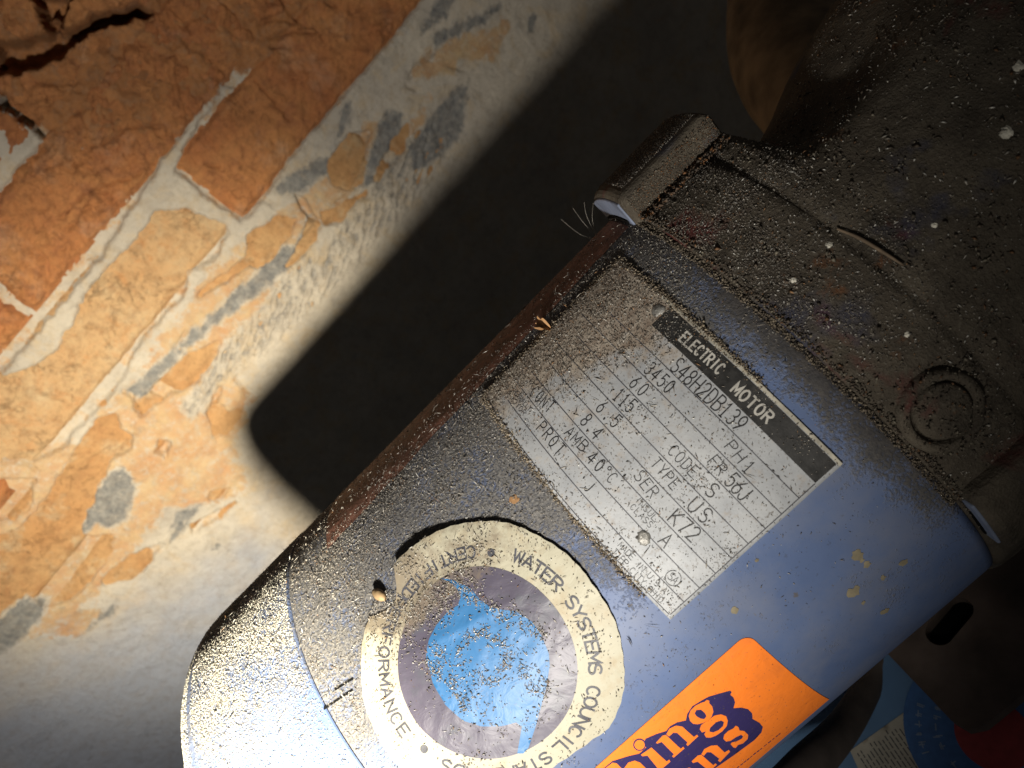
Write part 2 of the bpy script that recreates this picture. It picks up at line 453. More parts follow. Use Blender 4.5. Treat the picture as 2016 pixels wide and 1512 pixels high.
# fill a polygon given in a 2-D chart and lift it with fn(x, y) -> xyz
from mathutils.geometry import delaunay_2d_cdt
def fill(poly, fn, step=1.2, holes=()):
    """triangulated sheet over polygon (chart coordinates), refined with inner points so that it can curve"""
    def dens(p):
        p = np.asarray(p, float); out = []
        for i in range(len(p)):
            a, b = p[i], p[(i+1) % len(p)]
            k = max(1, int(np.linalg.norm(b-a)/step))
            for j in range(k): out.append(a+(b-a)*j/k)
        return np.array(out)
    rings = [dens(poly)]+[dens(h) for h in holes]
    pts = list(np.concatenate(rings)); edges = []; s = 0; faces = []
    for r_ in rings:
        n = len(r_); edges += [(s+i, s+(i+1) % n) for i in range(n)]; s += n
    lo_, hi_ = rings[0].min(0), rings[0].max(0)
    gx, gy = np.meshgrid(np.arange(lo_[0], hi_[0], step), np.arange(lo_[1], hi_[1], step))
    gx = gx.ravel(); gy = gy.ravel()
    sd = poly_sdf(gx, gy, rings[0])
    for h in rings[1:]: sd = np.maximum(sd, -poly_sdf(gx, gy, h))
    k = sd < -0.45*step
    pts += list(np.stack([gx[k], gy[k]], -1))
    r = delaunay_2d_cdt([Vector((float(p[0]), float(p[1]))) for p in pts], edges, [], 0, 1e-5)
    v2 = np.array([(v.x, v.y) for v in r[0]]); tris = [t for t in r[2]]
    c = np.array([v2[list(t)].mean(0) for t in tris])
    ok = poly_sdf(c[:, 0], c[:, 1], rings[0]) < 0
    for h in rings[1:]: ok &= poly_sdf(c[:, 0], c[:, 1], h) > 0
    tris = [list(t) for t, o_ in zip(tris, ok) if o_]
    return fn(v2[:, 0], v2[:, 1]), tris, v2

# ------------------------------------------------------------------ stroke lettering
def arc(cx, cy, rx, ry, a0, a1, n=9):
    t = np.radians(np.linspace(a0, a1, n)); return [(cx+rx*math.cos(x), cy+ry*math.sin(x)) for x in t]
GL = {
 'A': [[(0, 0), (.5, 1), (1, 0)], [(.2, .35), (.8, .35)]],
 'B': [[(0, 0), (0, 1), (.55, 1)]+arc(.55, .77, .4, .23, 90, -90, 7)+[(.0, .54)], [(.55, .54)]+arc(.55, .27, .45, .27, 90, -90, 7)+[(0, 0)]],
 'C': [arc(.5, .5, .5, .5, 45, 315, 15)],
 'D': [[(0, 0), (0, 1), (.45, 1)]+arc(.45, .5, .55, .5, 90, -90, 11)+[(0, 0)]],
 'E': [[(1, 1), (0, 1), (0, 0), (1, 0)], [(0, .52), (.8, .52)]],
 'F': [[(1, 1), (0, 1), (0, 0)], [(0, .52), (.8, .52)]],
 'H': [[(0, 0), (0, 1)], [(1, 0), (1, 1)], [(0, .5), (1, .5)]],
 'I': [[(.5, 0), (.5, 1)]],
 'J': [[(.8, 1), (.8, .3)]+arc(.42, .3, .38, .3, 0, -170, 8)],
 'K': [[(0, 0), (0, 1)], [(1, 1), (.05, .42)], [(.3, .58), (1, 0)]],
 'L': [[(0, 1), (0, 0), (1, 0)]],
 'M': [[(0, 0), (0, 1), (.5, .3), (1, 1), (1, 0)]],
 'N': [[(0, 0), (0, 1), (1, 0), (1, 1)]],
 'O': [arc(.5, .5, .5, .5, 90, 450, 21)],
 'P': [[(0, 0), (0, 1), (.6, 1)]+arc(.6, .75, .4, .25, 90, -90, 7)+[(0, .5)]],
 'R': [[(0, 0), (0, 1), (.6, 1)]+arc(.6, .76, .4, .24, 90, -90, 7)+[(0, .52)], [(.5, .5), (1, 0)]],
 'S': [arc(.5, .75, .46, .25, 30, 270, 11)+arc(.5, .25, .48, .25, 90, -150, 11)[1:]],
 'T': [[(0, 1), (1, 1)], [(.5, .98), (.5, 0)]],
 'U': [[(0, 1), (0, .4)]+arc(.5, .4, .5, .4, 180, 360, 11)+[(1, 1)]],
 'W': [[(0, 1), (.25, 0), (.5, .85), (.75, 0), (1, 1)]],
 'Y': [[(0, 1), (.5, .48), (1, 1)], [(.5, .46), (.5, 0)]],
 '0': [arc(.5, .5, .42, .5, 90, 450, 21)],
 '1': [[(.25, .8), (.5, 1), (.5, 0)], [(.25, .0), (.75, .0)]],
 '2': [arc(.5, .73, .43, .27, 165, -30, 10)+[(.05, 0), (.95, 0)]],
 '3': [arc(.48, .76, .42, .24, 150, -90, 10)+arc(.48, .27, .46, .27, 90, -150, 10)[1:]],
 '4': [[(.68, 0), (.68, 1), (.0, .3), (1, .3)]],
 '5': [[(.92, 1), (.18, 1), (.1, .55)]+arc(.48, .33, .46, .33, 130, -150, 11)],
 '6': [[(.8, 1)]+arc(.5, .31, .44, .31, 150, 510, 17)[:1]+arc(.5, .31, .44, .31, 150, 510, 17)],
 '8': [arc(.5, .76, .38, .24, 90, 450, 15), arc(.5, .26, .45, .26, 90, 450, 15)],
 '9': [[(.2, 0)]+arc(.5, .69, .44, .31, -30, 330, 17)],
 '7': [[(0, 1), (1, 1), (.35, 0)]],
 '.': [arc(.5, .06, .07, .07, 0, 360, 7)],
 ',': [[(.5, .1), (.35, -.15)]],
 '°': [arc(.4, .85, .28, .16, 0, 360, 11)],
 '-': [[(.1, .5), (.9, .5)]],
}
def strip(pl, w):
    """mitred ribbon along a polyline in 2-D"""
    P = np.asarray(pl, float)
    keep = [0]+[i for i in range(1, len(P)) if np.linalg.norm(P[i]-P[i-1]) > 1e-4]
    P = P[keep]
    if len(P) < 2: return None
    closed = np.linalg.norm(P[0]-P[-1]) < 1e-3 and len(P) > 3
    n = len(P); Lf = []; Rt = []
    for i in range(n):
        if closed:
            a = P[(i-1) % (n-1)]; c = P[(i+1) % (n-1)] if i < n-1 else P[1]
        else:
            a = P[max(i-1, 0)]; c = P[min(i+1, n-1)]
        d1 = P[i]-a; d2 = c-P[i]
        d1 = d1/np.linalg.norm(d1) if np.linalg.norm(d1) > 1e-9 else d2/np.linalg.norm(d2)
        d2 = d2/np.linalg.norm(d2) if np.linalg.norm(d2) > 1e-9 else d1
        t = d1+d2
        t = t/np.linalg.norm(t) if np.linalg.norm(t) > 1e-6 else d1
        nn = np.array([-t[1], t[0]]); k = 1/max(0.45, float(nn@np.array([-d1[1], d1[0]])))
        p = P[i].copy()
        if not closed and i == 0: p = p-d2*w*0.3
        if not closed and i == n-1: p = p+d1*w*0.3
        Lf.append(p+nn*w/2*k); Rt.append(p-nn*w/2*k)
    return np.array(Lf), np.array(Rt)
def lettering(items, fn, w, m, parent, name='lettering', jitter=0.0, h0=0.0):
    """items: glyph, 2-D frame (origin, x axis, y axis); fn(x, y, h) -> xyz"""
    V = []; F = []; cnt = 0; k = 0
    for ch, o, ax, ay in items:
        for st in GL[ch]:
            pts = np.array([o+p[0]*ax+p[1]*ay for p in st])
            # subdivide so that it follows the curve
            q = [pts[0]]
            for a, b in zip(pts[:-1], pts[1:]):
                nsub = max(1, int(np.linalg.norm(b-a)/0.9))
                q += [a+(b-a)*j/nsub for j in range(1, nsub+1)]
            r = strip(q, w)
            if r is None: continue
            L_, R_ = r; n = len(L_); h = h0+0.004*(k % 5); k += 1
            al = np.concatenate([L_, R_]); V.append(fn(al[:, 0], al[:, 1], np.full(len(al), h)))
            F += [[cnt+i, cnt+n+i, cnt+n+i+1, cnt+i+1] for i in range(n-1)]; cnt += 2*n
    return obj(name, np.concatenate(V), F, m, parent, smooth=False)
def row_items(text, p0, p1, cap, wr=0.72):
    """text centred on the mid-height line p0 (centre of first glyph) to p1 (centre of last)"""
    p0 = np.asarray(p0, float); p1 = np.asarray(p1, float)
    n = len(text); d = p1-p0
    if n > 1: dirx = d/np.linalg.norm(d); pitch = np.linalg.norm(d)/(n-1)
    else: dirx = np.array([0., -1.]); pitch = cap*0.8
    return dirx, pitch

# ================================================================== WALL
WY = 330.0; BETA = math.radians(10)
WN = np.array([math.sin(BETA), -math.cos(BETA), 0.0])
WH = np.array([math.cos(BETA), math.sin(BETA), 0.0])
W0 = np.array([0, WY, 0.0])
def on_wall(p):
    d = ray(p); t = (WN @ (W0-CAM_P)) / (WN @ d); q = CAM_P+t*d
    return np.array([(q-W0) @ WH, q[2]])
def wall_pt(sw, z, h):
    sw, z, h = np.broadcast_arrays(np.asarray(sw, float), np.asarray(z, float), np.asarray(h, float))
    return W0+sw[..., None]*WH+h[..., None]*WN+z[..., None]*np.array([0, 0, 1.0])
def wpoly(pp): return np.array([on_wall(p) for p in pp])
Z1 = lambda L_: [(x/2.88, y/2.88) for x, y in L_]
Z2 = lambda L_: [(x/2.88, y/2.88+480) for x, y in L_]
Z3 = lambda L_: [(x/2.88, y/2.88+987) for x, y in L_]
Z4 = lambda L_: [(x/2.88+500, y/2.88) for x, y in L_]

EXPO = [  # where the mortar has come away and the brick face shows
 [(845, -15), (700, 160), (600, 275), (490, 426), (472, 432), (405, 385), (345, 335), (380, 262), (425, 190), (470, 110), (560, -15)],      # P
 [(560, -15), (470, 110), (425, 172), (372, 246), (322, 308), (262, 405), (196, 510), (108, 612), (14, 722), (-60, 830), (-220, 700), (-20, 400), (84, 278), (60, 240), (0, 180), (-100, 60), (-60, -200), (500, -200)],  # Q and above
 Z1([(870, 1200), (1050, 1190), (1290, 1270), (1290, 1330), (1180, 1500)])+Z2([(1060, 150), (1060, 260), (960, 380), (830, 520), (700, 760), (600, 900), (400, 1090), (380, 1150), (180, 1240), (20, 1220), (-200, 1300), (-400, 1000), (-100, 800), (30, 750), (230, 680), (330, 600), (420, 430), (500, 270), (620, 130)])+Z1([(700, 1430), (830, 1290)]),   # R
 Z4([(540, 760), (660, 740), (640, 880), (620, 1040), (520, 1080), (440, 1030), (430, 900)]),
 Z4([(820, 760), (870, 700), (850, 850), (760, 960), (690, 1030), (710, 920)]),
 Z4([(650, 1070), (560, 1120), (470, 1180), (380, 1200), (400, 1265), (490, 1265), (540, 1180), (650, 1110)]),
 Z4([(310, 1240), (375, 1265), (355, 1350), (235, 1500), (185, 1505), (255, 1400)]),
 Z4([(-40, 1330), (130, 1220), (235, 1245), (205, 1330), (120, 1450), (20, 1520), (-30, 1500)]),
 Z2([(1290, 160), (1480, 20), (1560, 0), (1400, 130), (1200, 260), (1140, 320), (1110, 290)]),
 Z2([(1260, 550), (1190, 700), (1080, 810), (960, 860), (850, 940), (800, 990), (765, 930), (850, 830), (960, 720), (1100, 610)]),
 Z2([(1215, 840), (1260, 810), (1240, 900), (1300, 960), (1370, 930), (1360, 980), (1290, 1085), (1215, 1085), (1175, 960)]),
 Z2([(540, 1000), (660, 960), (680, 1050), (765, 1080), (740, 1150), (620, 1230), (590, 1320), (500, 1512)])+Z3([(450, 200), (640, 200), (620, 300), (520, 450), (400, 560), (250, 600), (150, 520), (0, 640), (-200, 700), (-200, 300), (100, 160)])+Z2([(210, 1512), (350, 1310), (430, 1190)]),
 Z3([(750, 300), (920, 245), (860, 340), (750, 440), (600, 480), (560, 450)]),
 Z2([(-150, 1340), (200, 1340), (150, 1512), (80, 1560), (-200, 1560)]),
 Z2([(900, 1110), (960, 1130), (940, 1200), (880, 1180)]),
 Z2([(1200, 1400), (1310, 1380), (1260, 1440), (1190, 1450)]),
 Z3([(1080, 130), (1330, 10), (1250, 90), (1100, 180)]),
]
EXPO = [wpoly(e) for e in EXPO]
CLAY = [wpoly(e) for e in (
 [(760, 215), (800, 250), (740, 345), (640, 440), (560, 560), (440, 690), (470, 760), (500, 830), (430, 900), (330, 1000), (240, 1120), (120, 1230), (-100, 1330), (-100, 900), (20, 890), (150, 870), (260, 740), (420, 520), (520, 440), (640, 330)],
 Z2([(800, 1000), (1000, 950), (1200, 1090), (1400, 1250), (1380, 1420), (1100, 1512), (850, 1480), (780, 1250)]),
 Z4([(1050, 180), (1450, 130), (1400, 300), (1100, 420), (900, 480), (900, 380)]),
 Z4([(880, 690), (1000, 560), (960, 700), (850, 900), (700, 1080), (650, 1080)]),
 Z2([(1400, 380), (1600, 350), (1500, 560), (1250, 760), (1150, 830), (1250, 600)]),
 Z2([(1230, 800), (1380, 760), (1420, 900), (1330, 1080), (1200, 1100)]),
 Z3([(400, 640), (560, 560), (600, 620), (520, 720), (300, 800), (200, 830)]),
)]
SLATE = [wpoly(e) for e in (
 Z4([(1220, 450), (1190, 690), (1150, 800), (1030, 910), (900, 970), (870, 830), (950, 720), (1050, 600), (1150, 500)]),
 Z4([(1150, -20), (1080, 90), (920, 230), (960, 130), (1050, -20)]),
 Z4([(1400, 40), (1300, 130), (1060, 250), (1010, 340), (1010, 200), (1150, 130), (1300, 60)]),
 Z4([(740, 620), (845, 640), (825, 760), (765, 860), (700, 960), (640, 1050), (635, 930), (690, 780)]),
 Z4([(560, 550), (545, 700), (480, 770), (485, 620)]),
 Z4([(120, 1060), (260, 960), (460, 860), (420, 960), (300, 1080), (120, 1120)]),
 Z4([(1540, 90), (1600, 90), (1590, 200), (1550, 190)]),
 Z4([(300, 1200), (335, 1250), (300, 1400), (130, 1520), (60, 1520), (230, 1400), (290, 1290)]),
 Z2([(1730, 0), (1600, 170), (1330, 380), (1050, 600), (820, 870), (720, 830), (930, 640), (1200, 400), (1400, 200), (1600, 20)]),
 Z2([(620, 1290), (700, 1265), (775, 1360), (740, 1512)])+Z3([(730, 80), (620, 150), (540, 130), (440, 200), (500, 50)]),
 Z3([(130, 550), (280, 560), (200, 700), (100, 800), (0, 880), (-60, 700)]),
 Z3([(350, 220), (330, 320), (250, 410), (210, 350), (300, 280)]),
 Z3([(1000, 60), (1130, 20), (1040, 160), (960, 230)]),
 Z3([(1180, 270), (1240, 240), (1220, 275), (1190, 290)]),
 Z3([(560, 660), (660, 550), (640, 640), (500, 720)]),
)]
STREAK = [wpoly(e) for e in (   # ribbed, rubbed lime strip beside the shadow
 Z2([(1680, 120), (1990, -60), (2016, 60), (1900, 230), (1500, 600), (1280, 760), (1100, 990), (1010, 930), (1180, 740), (1270, 560), (1450, 400), (1560, 250)]),
 Z4([(830, 830), (1000, 700), (1100, 820), (1000, 1000), (760, 1300), (560, 1500), (350, 1500), (520, 1250), (640, 1100)]),
)]
CRACK = [Z1(c) for c in (
 [(1450, 460), (1520, 530), (1580, 610), (1640, 680)], [(520, 825), (575, 822), (610, 795), (700, 735), (800, 718), (915, 716)],
 [(350, 1235), (420, 1150), (480, 1095), (610, 1090)], [(480, 1090), (620, 1040), (760, 1000), (880, 925)],
 [(1480, 125), (1560, 110), (1655, 128)], [(1580, -10), (1640, 60), (1700, 130)], [(1030, 215), (1090, 280), (1175, 310)],
 [(970, 50), (1040, 110), (1080, 190)], [(420, 945), (470, 915), (545, 975)], [(1700, 160), (1780, 150), (1830, 220)],
 [(1190, 430), (1260, 470), (1330, 490)], [(1530, 270), (1620, 265)], [(800, 250), (850, 275)], [(1000, 260), (940, 330)],
 [(390, 1285), (440, 1255)], [(460, 1200), (500, 1170)], [(200, 890), (260, 850)], [(600, 280), (700, 330)], [(250, 480), (420, 470)],
 [(420, 640), (520, 610)], [(1160, 930), (1240, 945)], [(1420, 115), (1450, 90)], [(1540, 210), (1650, 180), (1790, 195)], [(1840, 10), (1910, 40)],
)]+[Z4(c) for c in ([(465, 1155), (530, 1105), (590, 1075)], [(330, 1250), (400, 1255), (470, 1270)], [(880, 440), (915, 370), (990, 330), (1015, 290)], [(860, 480), (915, 515)], [(60, 1140), (110, 1165)], [(1100, 375), (1190, 400)])]+[
 Z2(c) for c in ([(690, 820), (750, 860), (765, 910), (800, 975)], [(15, 1245), (150, 1240), (210, 1290)], [(1335, 765), (1400, 860)], [(490, 475), (525, 482)], [(200, 845), (330, 885)], [(500, 100), (550, 90)], [(510, 1240), (600, 1180)], [(520, 240), (600, 200)], [(640, 1200), (740, 1130)], [(960, 270), (1020, 260)], [(1050, 500), (1000, 590)])]
CRACK = [wpoly(c) for c in CRACK]
HOLES = [wpoly(Z1(h)) for h in (
 [(-30, 245), (140, 225), (270, 195), (240, 100), (330, 80), (350, 190), (480, 110), (640, 50), (780, 30), (870, 80), (760, 110), (560, 150), (420, 240), (330, 330), (180, 400), (-30, 420)],
 [(0, 530), (60, 600), (150, 670), (240, 775), (200, 740), (100, 660), (-20, 610)],
 [(180, -30), (230, 60), (250, 130), (330, 90), (380, 40), (400, -30)])]
WEDGE = wpoly(Z4([(230, 1100), (290, 1120), (330, 1200), (370, 1250), (325, 1250), (270, 1190)]))

TOPM = wpoly([(700, -60), (640, 40), (560, 120), (455, 150), (380, 225), (300, 270), (120, 300), (95, 262), (40, 190), (-160, 40), (-100, -300), (600, -300)])
def surf_fields(sw, z):
    n = fbm2(sw, z, 9, 5, 3.0, 0.6)
    d = np.full(sw.shape, 1e9)
    for e in EXPO: d = np.minimum(d, poly_sdf(sw, z, e))
    d = d+n*1.5
    return d
def crack_depth(sw, z):
    dep = np.zeros(sw.shape)
    wob = fbm2(sw, z, 5, 3, 9.0)*0.7
    for c in CRACK:
        lo_, hi_ = c.min(0)-4, c.max(0)+4
        k = (sw > lo_[0]) & (sw < hi_[0]) & (z > lo_[1]) & (z < hi_[1])
        if not k.any(): continue
        dd = line_dist(sw[k]+wob[k], z[k]+wob[k]*0.6, c)
        dep[k] = np.maximum(dep[k], 3.2*np.exp(-(dd/0.55)**2)+0.9*np.exp(-(dd/2.2)**2))
    for h in HOLES:
        s_ = poly_sdf(sw, z, h)+fbm2(sw, z, 7, 4, 5.0)*2.0
        dep = np.maximum(dep, 42*sstep(1.5, -2.0, s_))
    dep = np.maximum(dep, 7*sstep(0.8, -0.8, poly_sdf(sw, z, WEDGE)+wob*0.6))
    return dep

def axis_samples(a, b, c, d, fine, coarse):
    return np.concatenate([np.arange(a, b, coarse), np.arange(b, c, fine), np.arange(c, d+coarse, coarse)])
gs = axis_samples(-620, -400, 150, 520, 1.0, 9.0)
gz = axis_samples(-360, -95, 245, 420, 0.95, 9.0)
GS, GZ = np.meshgrid(gs, gz, indexing='ij')
dexp = surf_fields(GS, GZ)
cover = sstep(-1.2, 1.4, dexp)          # 1 = lime over the brick
# direction along the streaks in the picture
ribs = fbm2((GS*0.93+GZ*0.37), (GZ*0.93-GS*0.37)*3.2, 10, 5, 11.0, 0.6)
strk = np.zeros(GS.shape)
for e in STREAK: strk = np.maximum(strk, sstep(5, -3, poly_sdf(GS, GZ, e)))
slate = np.zeros(GS.shape)
for e in SLATE: slate = np.maximum(slate, 0.95*sstep(3.5, -3.0, poly_sdf(GS, GZ, e)+fbm2(GS, GZ, 10, 4, 21.0)*2.0+ribs*1.4))
clay = np.zeros(GS.shape)
for e in CLAY: clay = np.maximum(clay, 0.72*sstep(5, -5, poly_sdf(GS, GZ, e)+fbm2(GS, GZ, 12, 4, 31.0)*5.0))
clay = clay*(1-slate)
slate = np.maximum(slate, 0.62*strk*sstep(-0.15, 0.4, -ribs))
clay = clay*(1-0.7*strk)
topm = sstep(6, -6, poly_sdf(GS, GZ, TOPM)+fbm2(GS, GZ, 14, 4, 41.0)*5)
hgt = -3.2+cover*(4.4+fbm2(GS, GZ, 70, 2, 1.0)*0.9+fbm2(GS, GZ, 16, 5, 2.0, 0.6)*0.8)
hgt = hgt*(1-topm)+topm*(0.3+fbm2(GS, GZ, 14, 6, 43.0, 0.65)*2.8)
clay = np.maximum(clay, 0.55*np.exp(-np.clip(dexp, 0, 99)/3.5)*sstep(-0.5, 0.4, fbm2(GS, GZ, 14, 3, 44.0))*(1-slate)*(1-strk*0.6))
earth = topm
hgt += strk*ribs*2.6
hgt -= slate*0.7
hgt -= crack_depth(GS, GZ)*0.9
cool_haze = sstep(25, -70, poly_sdf(GS, GZ, wpoly([(-200, 1330), (120, 1230), (330, 1130), (520, 1010), (700, 1150), (500, 1700), (-200, 1700)]))+fbm2(GS, GZ, 30, 4, 77.0)*22)  # bluish haze over the lower left wall, painted into the mortar colour
wall_base = wall_pt(0, -360, 0)
brick_wall = thing('brick_wall', 'old orange brick wall with crumbling lime mortar and grey smears behind the motor', 'wall', wall_base)
obj('mortar', wall_pt(GS, GZ, hgt), grid_faces(len(gs), len(gz)), M_parge, brick_wall,
    attrs={'slate': slate.ravel(), 'clay': clay.ravel(), 'cool_haze': cool_haze.ravel(), 'earth': earth.ravel()})

ZA = np.mean([on_wall(p)[1] for p in ((500, 403), (833, 0), (240, 758))])
ZB = np.mean([on_wall(p)[1] for p in ((333, 305), (194, 514), (427, 174))])
PIT = ZB-ZA
SJ = np.mean([on_wall(p)[0] for p in ((340, 335), (470, 430))])
BL = 205.0
def make_brick(s0, s1, z0, z1, m, rough, res, seed, lift=0.0):
    s0 += 1.5; s1 -= 1.5; z0 += 1.5; z1 -= 1.5
    nu = max(3, int((s1-s0)/res)+1); nv = max(3, int((z1-z0)/res)+1)
    u = np.linspace(s0, s1, nu); v = np.linspace(z0, z1, nv)
    U, Vv = np.meshgrid(u, v, indexing='ij')
    ed = np.minimum(np.minimum(U-s0, s1-U), np.minimum(Vv-z0, z1-Vv))
    h = fbm2(U, Vv, 40, 3, seed)*1.2+fbm2(U, Vv, 11, 6, seed+4, 0.62)*rough-4.0*(1-sstep(0, 5, ed))
    # flaking along slanted bedding, as in worn handmade brick
    fl = fbm2((U*0.8+Vv*0.6), (Vv*0.8-U*0.6)*2.6, 14, 5, seed+8, 0.6)
    h += rough*0.8*np.abs(fl)-0.3+lift
    if res < 2: h -= crack_depth(U, Vv)
    # ring the border back into the wall
    V3 = wall_pt(U, Vv, h)
    idx = np.arange(nu*nv).reshape(nu, nv)
    border = np.concatenate([idx[:, 0], idx[-1, 1:], idx[-2::-1, -1], idx[0, -2:0:-1]])
    back = V3.reshape(-1, 3)[border]-60*WN
    n0 = nu*nv; k = len(border)
    side = np.stack([border, np.roll(border, -1), n0+(np.arange(k)+1) % k, n0+np.arange(k)], -1)
    F = np.concatenate([grid_faces(nu, nv), side[:, ::-1]])
    return obj('brick', np.concatenate([V3.reshape(-1, 3), back]), F, m, brick_wall)
sd_ = 40.0
for row in range(-6, 5):
    z0 = ZA+row*PIT; z1 = z0+PIT
    off = SJ if row % 2 == 0 else SJ+92
    for k in range(-4, 4):
        s0 = off+k*BL; s1 = s0+BL
        if s1 < -600 or s0 > 500 or z1 > 420 or z0 < -350: continue
        near = -400 < (s0+s1)/2 < 260 and row >= -3
        sd_ += 3.7
        if row == 0 and k == -1: m, rg = M_brickt, 0.7
        elif row >= 0: m, rg = M_brick, (2.6 if row >= 1 else 1.7)
        else: m, rg = M_brickb, 0.7
        if row == 0 and k == 0: rg = 1.5
        make_brick(s0, s1, z0, z1, m, rg, 0.85 if (near and row >= 0) else (1.3 if near else 9.0), sd_, 0.9 if row >= 0 and m is M_brick else -0.7)

# ================================================================== MOTOR
motor = thing('electric_motor', 'dusty blue electric motor with metal nameplate and two stickers on its shell', 'motor', (0, 0, -92))

def dust_field(a, s):
    """how thick dust lies: on top of the shell, thinning towards the front"""
    a = np.asarray(a, float); s = np.asarray(s, float)
    d = 0.10+sstep(-22, 22, s-5*np.sin(a*0.05)-0.10*(a+40))*0.68
    d = np.maximum(d, sstep(13, 26, a)*sstep(-72, -22, s)*0.82)
    return d
def grease_field(a, s):
    return sstep(12, 30, a)*sstep(-75, -20, s)
def shell_attrs(a, t):
    s = t*R
    return {'dust': dust_field(a, s)*sstep(130, 100, np.abs(s)), 'grease': grease_field(a, s)}
prof = [(-107.7, 60), (-107.7, 69.95), (-107.5, 70.0)]+[(x, 70.0) for x in np.linspace(-104, 26, 66)]+[(28.1, 69.95), (28.1, 60)]
V, F, a_, r_, t_ = lathe(prof, 300, lambda a, r, t: (a, r+0.03*fbm2(a, t*R, 40, 2, 5)*(r > 65)))
shell = obj('shell', V, F, M_paint, motor, attrs=shell_attrs(a_, t_))

prof = [(-108.4, 60), (-108.4, 69.95), (-108.6, 70.0)]+[(x, 70.0) for x in np.linspace(-111, -149, 19)]
prof += [(-149-11*math.sin(g), 59+11*math.cos(g)) for g in np.radians(np.linspace(8, 90, 12))]
prof += [(-160.4, 54), (-161.2, 40), (-161.5, 20), (-161.5, 6), (-161.5, 0.2)]
V, F, a_, r_, t_ = lathe(prof, 300, lambda a, r, t: (a, r+0.15*fbm2(a, t*R, 30, 2, 6)*(r > 65)))
at = shell_attrs(a_, t_); at['dust'] = 0.42*sstep(-25, 45, t_*R)*(r_ > 50); at['grease'] = at['grease']*0
end_bell = obj('end_bell', V, F, M_paint, motor, attrs=at)
end_bell['label'] = 'plain blue end cap, brightly lit'

V, F, _, _, _ = lathe([(-108.7, 69.3), (-107.4, 69.3)], 200)
obj('seam_shade_ring', V, F, M_slit, motor)  # near-black ring added inside the seam gap to paint its shade
# reddish residue strip along the top of the shell
aa = np.linspace(-92, 25, 120); ss = np.linspace(57, 112, 56)
AA, SS = np.meshgrid(aa, ss, indexing='ij')
edge = 57+0.07*(AA+60)+fbm2(AA, 0*AA, 9, 3, 8)*0.7
SS2 = edge+(SS-57)
hh = 0.10+0.10*np.abs(fbm2(AA, SS2, 5, 4, 9))
tape = obj('residue_strip', cyl(AA, SS2, hh), grid_faces(120, 56), M_maroon, motor)
tape['label'] = 'maroon strip of old residue along the top of the shell'

# dark strips paint the shade of short slots beside the end cap seam
for p0, p1 in (((661, 1357), (695, 1336)), ((639, 1395), (694, 1358))):
    q0, q1 = on_cyl(p0), on_cyl(p1)
    L_, R_ = strip([q0+(q1-q0)*k/6 for k in range(7)], 0.55)
    al = np.concatenate([L_, R_]); n = len(L_)
    obj('slot_shade_strip', cyl(al[:, 0], al[:, 1], 0.14), [[i, n+i, n+i+1, i+1] for i in range(n-1)], M_slit, motor, smooth=False)

# ------------------------------------------------------------------ nameplate
PA0, PA1 = -31.9, 16.6
PS0, PS1 = -20.2, 53.5
npn = (58, 90)
AA, SS = np.meshgrid(np.linspace(PA0, PA1, npn[0]), np.linspace(PS0, PS1, npn[1]), indexing='ij')
def plate_h(a, s):
    return 0.50+0.20*fbm2(a, s, 17, 3, 13)
top = cyl(AA, SS, plate_h(AA, SS)).reshape(-1, 3)
idx = np.arange(npn[0]*npn[1]).reshape(npn)
border = np.concatenate([idx[:, 0], idx[-1, 1:], idx[-2::-1, -1], idx[0, -2:0:-1]])
bot = cyl(AA.ravel()[border], SS.ravel()[border], 0.0)
k = len(border); n0 = len(top)
side = np.stack([border, np.roll(border, -1), n0+(np.arange(k)+1) % k, n0+np.arange(k)], -1)
pd = np.concatenate([0.17+0.95*sstep(20, 42, SS+0.55*AA).ravel()+0.12*sstep(-5, 20, SS).ravel(), np.full(k, 0.5)])
nameplate = obj('nameplate', np.concatenate([top, bot]), np.concatenate([grid_faces(*npn), side[:, ::-1]]), M_plate, motor, smooth=False,
                attrs={'dust': pd})
nameplate['label'] = 'silver rating plate with black heading band'
def pfn(x, y, h=0.0):   # chart (a, s) -> on the plate
    return cyl(x, y, plate_h(x, y)+0.05+h)
def rect_sheet(a0, a1, s0, s1, name, m, parent, h=0.0, n=(8, 60)):
    A_, S_ = np.meshgrid(np.linspace(a0, a1, n[0]), np.linspace(s0, s1, n[1]), indexing='ij')
    return obj(name, pfn(A_, S_, h), grid_faces(*n), m, parent, smooth=False)
rect_sheet(9.9, 15.6, PS0+0.9, 29.5, 'heading_band', M_band, nameplate, 0.0, (10, 90))
rect_sheet(15.75, 16.55, PS0+0.1, 33, 'bright_rim', M_edge, nameplate, 0.0, (3, 90))
ROWS = [5.37, 0.55, -3.95, -8.7, -13.35, -18.0, -22.6, -27.1]
for ra in ROWS:
    s_end = PS1-4-10*random.random()
    wob = 0.0
    rect_sheet(ra-0.10, ra+0.10, PS0+1.0, s_end, 'ruled_line', M_ink, nameplate, 0.004, (2, 80))
rect_sheet(PA0+0.55, PA0+0.75, PS0+1.0, PS1-2, 'ruled_line', M_ink, nameplate, 0.004, (2, 80))
rect_sheet(PA0+0.8, 9.8, PS0+0.75, PS0+0.97, 'ruled_line', M_ink, nameplate, 0.008, (50, 2))

